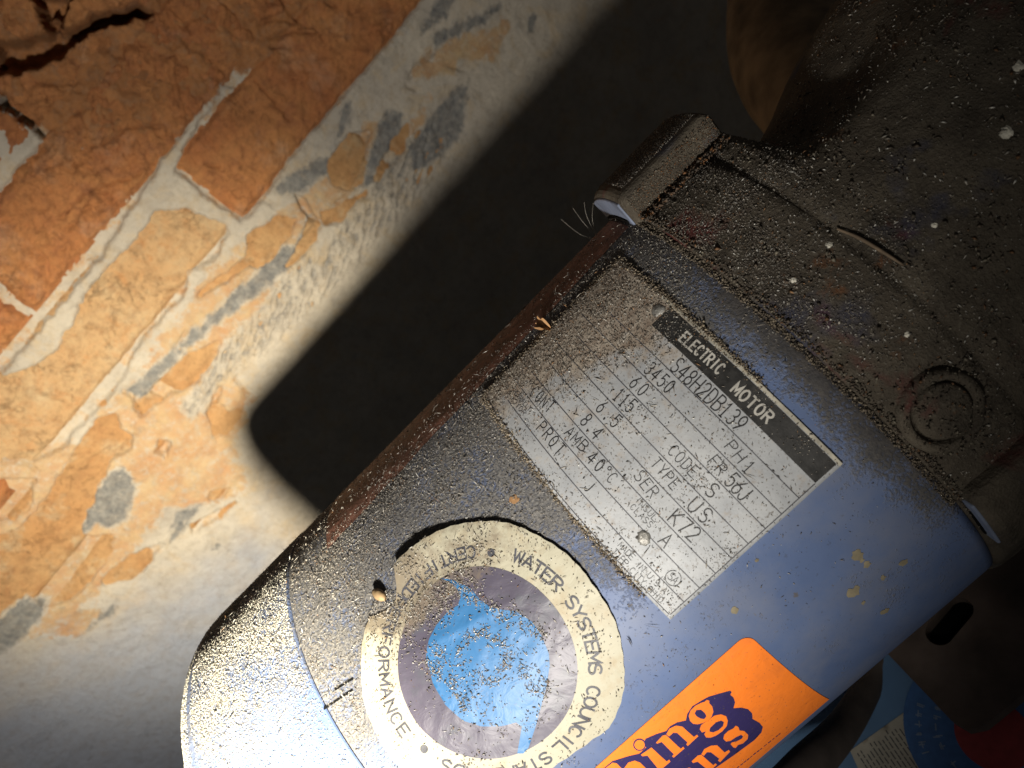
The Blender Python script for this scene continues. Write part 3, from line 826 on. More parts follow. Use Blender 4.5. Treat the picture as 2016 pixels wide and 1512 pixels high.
z6 = lambda x, y: (x/2.52+940, y/2.52+600)
def plate_text(text, q0, q1, cap, w, m, wid=None):
    k_ = 1.0 if m is M_white or cap < 1.5 else 1.16
    cap *= k_; w *= k_; wid = wid*k_*1.03 if wid else None
    p0 = on_cyl(z6(*q0)); p1 = on_cyl(z6(*q1)) if q1 else p0
    n = len(text); d = p1-p0
    if n > 1: dx = d/np.linalg.norm(d); pitch = np.linalg.norm(d)/(n-1)
    else: dx = np.array([0.0, -1.0]); pitch = cap*0.8
    dy = np.array([-dx[1], dx[0]])
    if dy[0] < 0: dy = -dy
    gw = wid if wid else min(pitch*0.68, cap*0.8)
    items = []
    for i, ch in enumerate(text):
        if ch == ' ': continue
        c = p0+dx*pitch*i+rng.normal(size=2)*0.03
        k = 0.25 if ch in 'I' else 1.0
        items.append((ch, c-dx*gw*0.5-dy*cap*0.5, dx*gw, dy*cap))
    lettering(items, lambda x, y, h: pfn(x, y, h+0.012), w, m, nameplate)
plate_text('ELECTRIC', (1030, 165), (1205, 320), 2.5, 0.42, M_white)
plate_text('MOTOR', (1290, 420), (1440, 555), 2.5, 0.46, M_white)
plate_text('S48H2DB139', (995, 305), (1305, 590), 3.1, 0.24, M_black, 1.25)
plate_text('3450', (860, 320), (955, 410), 2.7, 0.22, M_black, 1.1)
plate_text('60', (788, 388), (825, 425), 2.7, 0.22, M_black, 1.15)
plate_text('PH', (1262, 705), (1300, 752), 2.2, 0.17, M_black)
plate_text('1', (1345, 805), None, 2.4, 0.2, M_black, 1.5)
plate_text('FR', (1175, 775), (1208, 815), 2.2, 0.17, M_black)
plate_text('56J', (1262, 868), (1325, 938), 2.9, 0.24, M_black, 1.35)
plate_text('115', (705, 450), (765, 505), 2.8, 0.22, M_black, 1.2)
plate_text('CODE', (975, 725), (1072, 825), 2.2, 0.16, M_black)
plate_text('S', (1165, 920), None, 2.7, 0.24, M_black, 1.5)
plate_text('6.5', (620, 510), (690, 580), 2.7, 0.22, M_black, 1.2)
plate_text('TYPE', (890, 785), (980, 890), 2.2, 0.16, M_black)
plate_text('US', (1078, 992), (1128, 1042), 2.9, 0.24, M_black, 1.5)
plate_text('8.4', (545, 575), (600, 640), 2.7, 0.22, M_black, 1.2)
plate_text('SER', (810, 850), (872, 930), 2.3, 0.16, M_black)
plate_text('K72', (985, 1055), (1072, 1135), 2.9, 0.24, M_black, 1.5)
plate_text('CONT', (290, 437), (368, 510), 2.6, 0.22, M_black, 1.1)
plate_text('AMB', (465, 635), (530, 702), 2.2, 0.18, M_black)
plate_text('40', (573, 760), (612, 798), 2.6, 0.22, M_black, 1.2)
plate_text('°C', (645, 828), (672, 862), 2.2, 0.16, M_black)
plate_text('INSUL', (800, 970), (880, 1055), 1.35, 0.11, M_black)
plate_text('CLASS', (775, 1005), (858, 1088), 1.35, 0.11, M_black)
plate_text('A', (935, 1165), None, 2.7, 0.22, M_black, 1.5)
plate_text('PROT', (325, 610), (415, 720), 2.5, 0.22, M_black, 1.15)
plate_text('J', (560, 905), None, 2.2, 0.2, M_black, 1.1)
plate_text('DUTY', (225, 345), (270, 400), 1.2, 0.13, M_ink)
plate_text('THERMALLY', (185, 425), (265, 520), 1.3, 0.14, M_ink)
plate_text('MOTOR', (180, 470), (235, 540), 1.3, 0.14, M_ink)
plate_text('MADE IN U.S.A', (715, 1193), (925, 1415), 1.35, 0.12, M_black, 0.85)
plate_text('TIPP CITY,OHIO', (685, 1225), (908, 1458), 1.35, 0.12, M_black, 0.85)
# approval mark: S and A-like letters inside a ring
c = on_cyl(z6(970, 1353))
ringp = [c+1.65*np.array([math.cos(g), math.sin(g)]) for g in np.linspace(0.4, 2*math.pi+0.1, 30)]
GL['ring'] = [[tuple(p) for p in ringp]]
dx = np.array([0.0, -1.0]); dy = np.array([1.0, 0.0])
lettering([('ring', np.zeros(2), np.array([1.0, 0]), np.array([0, 1.0])), ('S', c-dx*1.0-dy*0.85, dx*0.95, dy*1.7), ('A', c+dx*0.12-dy*0.85, dx*0.95, dy*1.7)],
          lambda x, y, h: pfn(x, y, h+0.012), 0.15, M_black, nameplate, 'approval_mark')
def dome(center, nrm, rad, hgt, nr=6, ns=18, wob=0.0, seed=0):
    nrm = nrm/np.linalg.norm(nrm); u = np.cross(nrm, [0.3, 0.9, 0.2]); u /= np.linalg.norm(u); w = np.cross(nrm, u)
    V = [center+nrm*hgt]; F = []
    rs = np.random.default_rng(seed)
    for i in range(1, nr+1):
        for j in range(ns):
            g = 2*math.pi*j/ns; q = i/nr*math.pi/2
            k = 1+wob*rs.normal()*(i/nr)
            V.append(center+(u*math.cos(g)+w*math.sin(g))*rad*math.sin(q)*k+nrm*hgt*math.cos(q)*(1+wob*rs.normal()))
    F += [[0, 1+j, 1+(j+1) % ns] for j in range(ns)]
    for i in range(nr-1):
        F += [[1+i*ns+j, 1+(i+1)*ns+j, 1+(i+1)*ns+(j+1) % ns, 1+i*ns+(j+1) % ns] for j in range(ns)]
    return np.array(V), F
for p in ((1267, 1058), (1297, 612)):
    q = on_cyl(p); c = cyl(q[0], q[1], 0.4); nr_ = cyl(q[0], q[1], 1.0)-c
    V, F = dome(c, nr_, 1.6, 0.55, wob=0.13, seed=int(p[0])); obj('rivet', V, F, M_rivet, nameplate)

# ------------------------------------------------------------------ round sticker
SC = np.array([-69.5, -0.2]); SR = 31.2
def st_h(x, y):
    """height of the peeling round sticker above the shell"""
    dx_, dy_ = np.asarray(x, float)-SC[0], np.asarray(y, float)-SC[1]
    r = np.hypot(dx_, dy_); phi = np.degrees(np.arctan2(dy_, dx_))
    e = sstep(22, 31.5, r)
    def lobe(c, w): return np.exp(-(((phi-c+180) % 360-180)/w)**2)
    h = 0.25+e*(1.9*lobe(85, 16)+0.7*lobe(48, 26)+0.7*lobe(-5, 30)+0.9*lobe(100, 10)+0.5*lobe(132, 12))
    wr = fbm2((dx_*0.9+dy_*0.44), (dy_*0.9-dx_*0.44)*2.2, 9, 4, 17, 0.55)
    h = h+0.11*wr+0.07*np.abs(fbm2(dx_, dy_, 5, 3, 18))
    # seam ridge and dents in the inner film
    h = h+0.5*np.exp(-((dx_*0.25+dy_*0.97-9)/1.2)**2)*sstep(22, 12, r)*0.5
    return np.maximum(h, 0.12)
def smear(x, y):
    dx_, dy_ = np.asarray(x)-SC[0], np.asarray(y)-SC[1]
    return np.clip(0.85*np.exp(-((dx_+8)/10)**2-((dy_-25)/9)**2)+0.55*sstep(6, 26, dy_+0.2*dx_)+0.3*np.exp(-((dx_-10)/12)**2-((dy_-17)/5)**2), 0, 1)
def sfn(x, y, h=0.0): return cyl(x, y, st_h(x, y)+h)
outl = []
for g in np.linspace(0, 360, 200, endpoint=False):
    rr_ = SR*(1+0.004*math.sin(g*0.21)+0.003*math.sin(g*0.9))
    if 98 < g < 122: rr_ -= 3.6*math.sin((g-98)/24*math.pi)+1.2*abs(math.sin(g*1.7))
    outl.append(SC+rr_*np.array([math.cos(math.radians(g)), math.sin(math.radians(g))]))
# scissored straight across by the orange label
q0 = on_cyl((1211, 1424)); q1 = on_cyl((1085, 1512)); nn = np.array([-(q1-q0)[1], (q1-q0)[0]]); nn /= np.linalg.norm(nn)
if (SC-q0) @ nn < 0: nn = -nn
outl = [p+nn*max(0, -((p-q0) @ nn)+0.12*math.sin(i*1.3)) if (p-q0) @ nn < 0 else p for i, p in enumerate(outl)]
V, F, v2 = fill(outl, lambda x, y: sfn(x, y), 0.8)
nv = len(V)
V2 = np.concatenate([V, cyl(v2[:, 0], v2[:, 1], np.maximum(st_h(v2[:, 0], v2[:, 1])-0.12, 0.02))])
round_st = obj('round_sticker', V2, F+[[nv+i for i in f[::-1]] for f in F], M_cream, motor, attrs={'smear': np.tile(smear(v2[:, 0], v2[:, 1]), 2)})
round_st['label'] = 'round cream paper sticker with a ring of lettering and a blue drop'
circ = lambda r, n=120: [SC+r*np.array([math.cos(g), math.sin(g)]) for g in np.linspace(0, 2*math.pi, n, endpoint=False)]
V, F, v2 = fill(circ(21.1), lambda x, y: sfn(x, y, 0.05), 0.7); obj('printed_disc', V, F, M_purple, round_st, attrs={'smear': smear(v2[:, 0], v2[:, 1])})
z7 = lambda x, y: (x/2.88+600, y/2.88+987)
drop = [(775, 435), (850, 448), (940, 490), (1000, 560), (1060, 600), (1120, 612), (1200, 622), (1290, 680), (1345, 760), (1385, 860), (1390, 930), (1370, 1050), (1340, 1160), (1310, 1270), (1270, 1390), (1240, 1425), (1205, 1425), (1222, 1330), (1232, 1275), (1200, 1248), (1120, 1270), (1000, 1272), (900, 1240), (800, 1150), (730, 1030), (692, 880), (710, 780), (750, 700), (820, 620), (870, 590), (890, 540), (865, 490), (820, 455)]
V, F, _ = fill([on_cyl(z7(*p)) for p in drop], lambda x, y: sfn(x, y, 0.09), 0.7); obj('drop_print', V, F, M_cyan, round_st)
def ring_text(text, phi0, phi1, rad, cap, w, outward, skip=0):
    n = len(text); items = []
    for i, ch in enumerate(text):
        if ch == ' ' or i < skip: continue
        g = math.radians(phi0+(phi1-phi0)*i/(n-1))
        rv = np.array([math.cos(g), math.sin(g)]); tv = np.array([-rv[1], rv[0]])
        dy = rv if outward else -rv
        dx = tv*math.copysign(1, phi1-phi0)
        gw = cap*(0.80 if ch not in 'I' else 0.6)*(1.08 if ch in 'MW' else 1)
        items.append((ch, SC+rv*rad-dx*gw/2-dy*cap/2, dx*gw, dy*cap))
    lettering(items, lambda x, y, h: sfn(x, y, 0.05+h), w, M_ink, round_st)
ring_text('WATER SYSTEMS COUNCIL', 27.8, -90.9, 24.9, 2.75, 0.50, True)
ring_text('STANDARDS', -100.5, -154.1, 24.9, 2.75, 0.50, True)
ring_text('CERTIFIED', 56, 102.6, 24.4, 2.6, 0.48, False)
ring_text('PERFORMANCE', 108.5, 177.2, 24.9, 2.7, 0.50, False)
for g in (43.8, -168.4):
    cc = SC+24.2*np.array([math.cos(math.radians(g)), math.sin(math.radians(g))])
    V, F, _ = fill([cc+0.95*np.array([math.cos(t), math.sin(t)]) for t in np.linspace(0, 2*math.pi, 16, endpoint=False)], lambda x, y: sfn(x, y, 0.07), 0.6)
    obj('bullet_dot', V, F, M_ink, round_st, smooth=False)

# ------------------------------------------------------------------ orange sticker
def ofn(x, y, h=0.0): return cyl(x, y, 0.16+h)
def oc(L_): return [on_cyl((x/3.953+1130, y/3.953+1230)) for x, y in L_]
OA1 = -22.6; OS1 = -34.6; OS0 = -77.0; OA0 = -96.0
oul = [(OA0, OS1), (OA0, OS0), (OA1-0.3, OS0)]
oul += [(OA1-2.6+2.6*math.cos(g), OS1-2.6+2.6*math.sin(g)) for g in np.linspace(0, math.pi/2, 8)]
V, F, _ = fill([np.array(p) for p in oul], lambda x, y: ofn(x, y), 0.9)
orange_st = obj('orange_sticker', V, F, M_orange, motor, smooth=False)
orange_st['label'] = 'orange rectangular sticker with navy shadowed serif lettering'
blob = [(150, 1170), (230, 1112), (297, 1056), (420, 1018), (505, 998), (560, 950), (540, 915), (555, 882), (640, 845), (715, 822), (745, 785), (800, 755), (868, 740), (878, 690), (918, 630), (990, 585), (1045, 555), (1130, 530), (1212, 508), (1224, 520), (1213, 540), (1240, 565), (1250, 600), (1238, 645), (1300, 640), (1350, 652), (1383, 685), (1386, 728), (1440, 758), (1466, 790), (1455, 832), (1400, 892), (1240, 1010), (1110, 1100), (1000, 1180)]
V, F, _ = fill(oc(blob), lambda x, y: ofn(x, y, 0.05), 1.0); obj('letter_shadow', V, F, M_navy, orange_st)
def ell(cx, cy, rx, ry, rot, n=22):
    return [(cx+rx*math.cos(t)*math.cos(rot)-ry*math.sin(t)*math.sin(rot), cy+rx*math.cos(t)*math.sin(rot)+ry*math.sin(t)*math.cos(rot)) for t in np.linspace(0, 2*math.pi, n, endpoint=False)]
V, F, _ = fill(oc(ell(508, 928, 50, 48, 0)), lambda x, y: ofn(x, y, 0.06), 1.0); obj('letter_shadow', V, F, M_navy, orange_st)
LETT = [
 [(1030, 578), (1050, 585), (1048, 602), (1072, 630), (1081, 670), (1066, 710), (1042, 735), (1000, 757), (960, 768), (925, 764), (900, 742), (890, 702), (905, 660), (940, 625), (985, 602), (1015, 592)],
 [(1038, 737), (1090, 700), (1140, 690), (1180, 705), (1193, 740), (1185, 780), (1150, 822), (1100, 856), (1060, 871), (1025, 870), (1010, 846), (1022, 822), (992, 831), (975, 806), (985, 776), (1008, 757)],
 [(635, 912), (685, 857), (712, 850), (828, 958), (846, 942), (857, 955), (772, 1027), (760, 1015), (774, 1000), (680, 905), (645, 918)],
 [(716, 845), (740, 802), (790, 778), (840, 786), (930, 866), (953, 848), (964, 860), (882, 936), (870, 924), (880, 908), (800, 835), (770, 832), (752, 850), (735, 862)],
 [(518, 1005), (600, 948), (718, 1056), (738, 1042), (747, 1058), (650, 1140), (630, 1125), (645, 1105), (570, 1012), (530, 1016)],
 ell(508, 928, 40, 38, 0),
 [(200, 1160), (240, 1112), (298, 1066), (330, 1072), (420, 1160)],
 [(380, 1120), (420, 1066), (470, 1050), (512, 1066), (600, 1150), (520, 1190)],
 [(1255, 778), (1275, 788), (1283, 814), (1320, 820), (1351, 850), (1346, 882), (1310, 916), (1272, 928), (1252, 952), (1235, 946), (1213, 920), (1226, 908), (1262, 900), (1300, 880), (1312, 862), (1296, 848), (1255, 868), (1215, 895), (1180, 902), (1158, 880), (1165, 848), (1195, 820), (1235, 800)],
 [(912, 1055), (960, 1010), (988, 1004), (1080, 1085), (1096, 1070), (1108, 1082), (1030, 1150), (1015, 1135), (1030, 1115), (958, 1058), (922, 1068)],
 [(987, 1000), (1010, 960), (1060, 934), (1110, 930), (1167, 986), (1200, 966), (1210, 980), (1132, 1062), (1116, 1050), (1126, 1034), (1062, 985), (1030, 984), (1006, 1012)],
 [(820, 1160), (862, 1116), (890, 1104), (915, 1112), (940, 1150), (900, 1190)],
]
for L_ in LETT:
    V, F, _ = fill(oc(L_), lambda x, y: ofn(x, y, 0.10), 1.0); obj('letter', V, F, M_orange, orange_st, smooth=False)
for L_ in ([(935, 682), (950, 656), (985, 655), (1015, 680), (1026, 705), (1010, 726), (980, 722), (950, 705)], [(1058, 792), (1100, 752), (1140, 738), (1162, 750), (1155, 780), (1120, 812), (1080, 829), (1052, 824), (1050, 808)]):
    V, F, _ = fill(oc(L_), lambda x, y: ofn(x, y, 0.14), 1.0); obj('letter_counter', V, F, M_navy, orange_st, smooth=False)
# line of tiny print along the lower edge
Vd = []; Fd = []; k = 0; t = 0.0
pA, pB = oc([(1597, 842), (1262, 1112)])
while t < 1.25:
    ln = random.uniform(0.02, 0.055); a0 = pA+(pB-pA)*t; a1 = pA+(pB-pA)*(t+ln)
    L_, R_ = strip([a0, (a0+a1)/2+rng.normal(size=2)*0.1, a1], random.uniform(0.35, 0.6)); n = len(L_)
    al = np.concatenate([L_, R_]); Vd.append(ofn(al[:, 0], al[:, 1], 0.06)); Fd += [[k+i, k+n+i, k+n+i+1, k+i+1] for i in range(n-1)]; k += 2*n
    t += ln+random.uniform(0.035, 0.06)
obj('small_print', np.concatenate(Vd), Fd, M_navy, orange_st, smooth=False)

# scabs of dirt low on the shell
for px, py, rad in ((1688, 1093, 2.0), (1707, 1112, 1.4), (1697, 1103, .8), (1777, 1108, 1.6), (1682, 1165, 2.4), (1699, 1186, 1.0), (1738, 1138, 1.1), (1742, 1203, 1.6), (1448, 1202, 1.3), (1013, 985, 1.7), (1490, 1103, .6)):
    q = on_cyl((px, py)); rad *= 0.75
    pl = [q+rad*(0.55+0.6*random.random())*np.array([math.cos(g), math.sin(g)]) for g in np.linspace(0, 2*math.pi, 14, endpoint=False)]
    V, F, v2 = fill(pl, lambda x, y: cyl(x, y, 0.06+0.14*np.clip(1-np.hypot(x-q[0], y-q[1])/rad, 0, 1)), 0.5)
    obj('dirt_scab', V, F, M_leaf if (px, py) == (1013, 985) else M_spot, motor)

# ================================================================== PUMP
pump = thing('water_pump', 'grimy black cast iron pump casing bolted to the end of the motor', 'pump', (70, 0, -92))
pr_ = [(28.2, 40), (28.2, 70.0), (28.5, 70.7), (30, 71.1), (38, 71.3), (46, 71.1), (48.5, 70.9), (49.3, 70.1), (50.5, 70.0), (52, 70.5), (56, 70.4), (59, 68), (62, 62), (66, 56.5), (72, 55), (80, 57.5), (90, 62), (102, 66), (116, 69), (134, 71), (160, 72), (200, 70), (200, 1)]
def dens(pr, step=1.2):
    out = []
    for (a0, r0), (a1, r1) in zip(pr[:-1], pr[1:]):
        n = max(1, int(math.hypot(a1-a0, r1-r0)/step))
        out += [(a0+(a1-a0)*j/n, r0+(r1-r0)*j/n) for j in range(n)]
    return out+[pr[-1]]
def pump_shape(a, r, t):
    s = t*R
    # the neck is only cut in at the back; in front the casing bulges over it
    front = sstep(0.95, 0.55, np.abs(t+0.15))
    r2 = np.where((a > 56) & (r > 40), np.maximum(r, r+(70.0+0.02*(a-56)-r)*front), r)
    r2 = r2+np.where(r > 45, 0.6*fbm2(a, s, 40, 2, 51)+0.22*fbm2(a, s, 6, 4, 52, 0.6), 0)
    return a, r2
V, F, a_, r_, t_ = lathe(dens(pr_), 340, pump_shape)
casing = obj('casing', V, F, M_iron, pump)

def radial_box(a0, a1, th0, th1, r0, r1, n=10):
    """block following the curve of the casing, th in degrees"""
    V = []; 
    ths = np.radians(np.linspace(th0, th1, n))
    for a in (a0, a1):
        for r in (r0, r1):
            for t in ths:
                V.append([a, (EC[1]*math.cos(t)+EU[1]*math.sin(t))*r, (EC[2]*math.cos(t)+EU[2]*math.sin(t))*r])
    V = np.array(V); I = lambda ia, ir, k: (ia*2+ir)*n+k
    F = []
    for k in range(n-1):
        F += [[I(0, 0, k), I(0, 0, k+1), I(0, 1, k+1), I(0, 1, k)], [I(1, 0, k), I(1, 1, k), I(1, 1, k+1), I(1, 0, k+1)],
              [I(0, 1, k), I(0, 1, k+1), I(1, 1, k+1), I(1, 1, k)], [I(0, 0, k), I(1, 0, k), I(1, 0, k+1), I(0, 0, k+1)]]
    F += [[I(0, 0, 0), I(0, 1, 0), I(1, 1, 0), I(1, 0, 0)], [I(0, 0, n-1), I(1, 0, n-1), I(1, 1, n-1), I(0, 1, n-1)]]
    return V, F
def lug(th, a0=27.0, a1=57.0, half=9.5, r1=79.0):
    V, F = radial_box(a0, a1, th-half, th+half, 66, r1)
    o = bevel(obj('bolt_lug', V, F, M_iron, pump, smooth=False), 2.6, 4)
    V, F = radial_box(a0-0.5, a0+0.6, th-half+2.2, th+half-2.2, 68.5, r1-1.7)
    f = bevel(obj('chipped_face', V, F, M_lug, o, smooth=False), 0.4, 2)
    V, F = radial_box(a0-0.9, a0-0.2, th-half+4, th+half-5, 70.6, 71.5)
    obj('casting_seam', V, F, M_slit, o, smooth=False)
    return o
lug(62.5, 26.5, 57, 14.5, 79); lug(-43, 29.5, 50, 8.5, 75.5); lug(160); lug(-130)
# second flange ring edge that shows as a worn line
# bolt in its round boss
q = on_cyl((1846, 806)); th = q[1]/R
nrm = np.array([0, EC[1]*math.cos(th)+EU[1]*math.sin(th), EC[2]*math.cos(th)+EU[2]*math.sin(th)])
def disc_stack(c, nrm, prof, ns=40):
    nrm = nrm/np.linalg.norm(nrm); u = np.cross(nrm, [0.9, 0.1, 0.3]); u /= np.linalg.norm(u); w = np.cross(nrm, u)
    V = [c+nrm*h+r*(u*math.cos(g)+w*math.sin(g)) for r, h in prof for g in np.linspace(0, 2*math.pi, ns, endpoint=False)]
    return np.array(V), grid_faces(len(prof), ns, True)
c = cyl(q[0], q[1], 0.0)
V, F = disc_stack(c, nrm, [(9.2, -3), (8.7, 1.9), (8.0, 2.6), (7.0, 2.7), (6.6, 2.3), (6.4, 1.5), (0.05, 1.5)])
V = V+0.35*np.stack([fbm2(V[:, 0], V[:, 1], 5, 3, 95), fbm2(V[:, 1], V[:, 2], 5, 3, 96), fbm2(V[:, 2], V[:, 0], 5, 3, 97)], -1)
boss = obj('bolt_boss', V, F, M_iron, pump)
V, F = disc_stack(c, nrm, [(6.0, 0), (5.8, 2.2), (5.2, 2.6), (3, 3.0), (0.05, 3.05)])
obj('bolt_head', V, F, M_iron, boss)
# ridge that overhangs the boss, and the side block of the volute
V, F = radial_box(44, 110, -72, -36, 60, 82, 16)
bevel(obj('volute_block', V, F, M_iron, pump, smooth=False), 5, 5)
# foot plate with a slot
fz = -95.0
fp = [(-7, 50), (-7, -60), (-5.5, -64.5), (-1, -66.5), (62, -66.5), (66, -62), (66, 50)]
sl = [(15+math.cos(g)*4.2+(5.0 if math.cos(g) > 0 else -5.0)*1.0, -38+math.sin(g)*4.2+(0.8 if math.cos(g) > 0 else -0.8)) for g in np.linspace(0, 2*math.pi, 24, endpoint=False)]
V, F, v2 = fill([np.array(p, float) for p in fp], lambda x, y: np.stack([x, y, np.full(x.shape, fz)], -1), 6, [[np.array(p) for p in sl]])
nv = len(V); Vb = V.copy(); Vb[:, 2] -= 5
allF = F+[[nv+i for i in f[::-1]] for f in F]
from collections import Counter
ec = Counter()
for f in F:
    for i in range(3): ec[tuple(sorted((f[i], f[(i+1) % 3])))] += 1
for f in F:
    for i in range(3):
        e = (f[i], f[(i+1) % 3])
        if ec[tuple(sorted(e))] == 1: allF.append([e[1], e[0], nv+e[0], nv+e[1]])
foot = obj('foot_plate', np.concatenate([V, Vb]), allF, M_rust, pump, smooth=False)
V, F = prism(np.array([(2, -50, -105), (30, -50, -105), (30, -26, -101.5), (2, -26, -101.5)], float), np.array([(2, -50, -100.1), (30, -50, -100.1), (30, -26, -100.1), (2, -26, -100.1)], float))
obj('slot_shade_block', V, F, M_slit, pump, smooth=False)  # near-black block added under the foot plate so its opening looks shaded
web = [(14, -20), (54, -20), (54, 20), (14, 20)]
V, F = prism(np.array([(x, y, fz-1) for x, y in web], float), np.array([(x*0.9+5, y*0.9, -55) for x, y in web], float))
obj('pedestal', V, F, M_iron, pump, smooth=False)

# ================================================================== TANK
TR = 190.0; TZ = -100.2-TR
tank = thing('pressure_tank', 'pale blue steel pressure tank under the pump with paper labels', 'tank', (0, 0, TZ-TR))
def tank_pt(x, y, h=0.0):
    x = np.asarray(x, float); y = np.asarray(y, float)
    g = y/TR; r = TR+h
    return np.stack([x, r*np.sin(g), TZ+r*np.cos(g)], -1)
def on_tank(p):
    d = ray(p); o = CAM_P-np.array([0, 0, TZ])
    A = d[1]**2+d[2]**2; B = o[1]*d[1]+o[2]*d[2]; C = o[1]**2+o[2]**2-TR**2
    t = (-B-math.sqrt(max(B*B-A*C, 0)))/A; q = o+t*d
    return np.array([q[0], TR*math.atan2(q[1], q[2])])
tp = [(-300, 0.5)]+[(-300+70*(1-math.cos(g)), TR*math.sin(g)) for g in np.radians(np.linspace(10, 90, 10))]+[(x, TR) for x in np.linspace(-200, 200, 21)]
tp += [(300-70*(1-math.cos(g)), TR*math.sin(g)) for g in np.radians(np.linspace(90, 10, 10))]+[(300, 0.5)]
tp = np.array(tp); tt = np.linspace(0, 2*math.pi, 160, endpoint=False)
V = np.stack([np.repeat(tp[:, 0], 160), np.repeat(tp[:, 1], 160)*np.tile(np.sin(tt), len(tp)), TZ+np.repeat(tp[:, 1], 160)*np.tile(np.cos(tt), len(tp))], -1)
obj('tank_shell', V, grid_faces(len(tp), 160, True), M_tank, tank)
lab = [on_tank(p) for p in ((1674, 1478), (1792, 1394), (1812, 1408), (1900, 1560), (1720, 1580))]
V, F, _ = fill(lab, lambda x, y: tank_pt(x, y, 0.25), 2); plab = obj('paper_label', V, F, M_paper, tank)
l0, l1 = on_tank((1750, 1440)), on_tank((1800, 1512)); dirx = (l1-l0)/np.linalg.norm(l1-l0); diry = np.array([-dirx[1], dirx[0]])
Vd = []; Fd = []; k = 0
for r in range(-8, 20):
    t = -16.0
    while t < 30:
        ln = random.uniform(0.8, 2.4); st0 = l0+diry*(r*1.35-6)+dirx*t; en = st0+dirx*ln
        t += ln+random.uniform(0.4, 0.9)
        if max(poly_sdf(np.array([st0[0], en[0]]), np.array([st0[1], en[1]]), lab)) > -1.2: continue
        L_, R_ = strip([st0, en], 0.36); al = np.concatenate([L_, R_])
        Vd.append(tank_pt(al[:, 0], al[:, 1], 0.32)); Fd.append([k, k+2, k+3, k+1]); k += 4
obj('label_print', np.concatenate(Vd), Fd, M_ink, plab, smooth=False)
rc = on_tank((1955, 1446))
ring_o = [rc+25*np.array([math.cos(g), math.sin(g)]) for g in np.linspace(0, 2*math.pi, 60, endpoint=False)]
V, F, _ = fill(ring_o, lambda x, y: tank_pt(x, y, 0.45), 2.5); rdec = obj('round_decal', V, F, M_dkblue, tank)
V, F, _ = fill([rc+10.5*np.array([math.cos(g), math.sin(g)]) for g in np.linspace(0, 2*math.pi, 40, endpoint=False)], lambda x, y: tank_pt(x, y, 0.55), 2); obj('red_dot', V, F, M_red, rdec)
Vd = []; Fd = []; k = 0
for rr_ in (15.5, 20.5):
    for g in np.arange(0, 360, 8.0 if rr_ > 18 else 10.5):
        if random.random() < 0.2: continue
        rv = np.array([math.cos(math.radians(g)), math.sin(math.radians(g))])
        tv = np.array([-rv[1], rv[0]])
        for q_ in range(3):
            c0 = rc+rv*(rr_+random.uniform(-0.5, 0.5))+tv*random.uniform(-0.4, 0.4)
            dd = (rv if random.random() < 0.6 else tv)*random.uniform(0.5, 1.0)
            L_, R_ = strip([c0-dd, c0+dd], 0.32); al = np.concatenate([L_, R_])
            Vd.append(tank_pt(al[:, 0], al[:, 1], 0.55+0.02*q_)); Fd.append([k, k+2, k+3, k+1]); k += 4
obj('decal_lettering', np.concatenate(Vd), Fd, M_pale, rdec, smooth=False)

# ================================================================== CORD AND PIPE
pts = [at_depth((1800, 1180), 258), at_depth((1762, 1262), 260), at_depth((1718, 1336), 258), at_depth((1666, 1424), 244), at_depth((1596, 1502), 226), at_depth((1490, 1605), 212), at_depth((1250, 1740), 212)]
V, F = tube(pts, [3.8, 4.0, 4.5, 5.2, 6.2, 6.8, 7.0], 20, 8)
cord = obj('power_cord', V, F, M_rubber, None, base=pts[0])
tag(cord, 'thick dark rubber power cord curving out from under the motor', 'cord')

pts = [at_depth((1548, -330), 372), at_depth((1546, -60), 352), at_depth((1552, 90), 330), at_depth((1610, 190), 300), at_depth((1720, 260), 270)]
V, F = tube(pts, [26, 26, 26, 24, 22], 28, 8)
pipe = thing('water_pipe', 'tan water pipe elbow behind the pump casing', 'pipe', pts[-1])
obj('elbow', V, F, M_pipe, pipe)

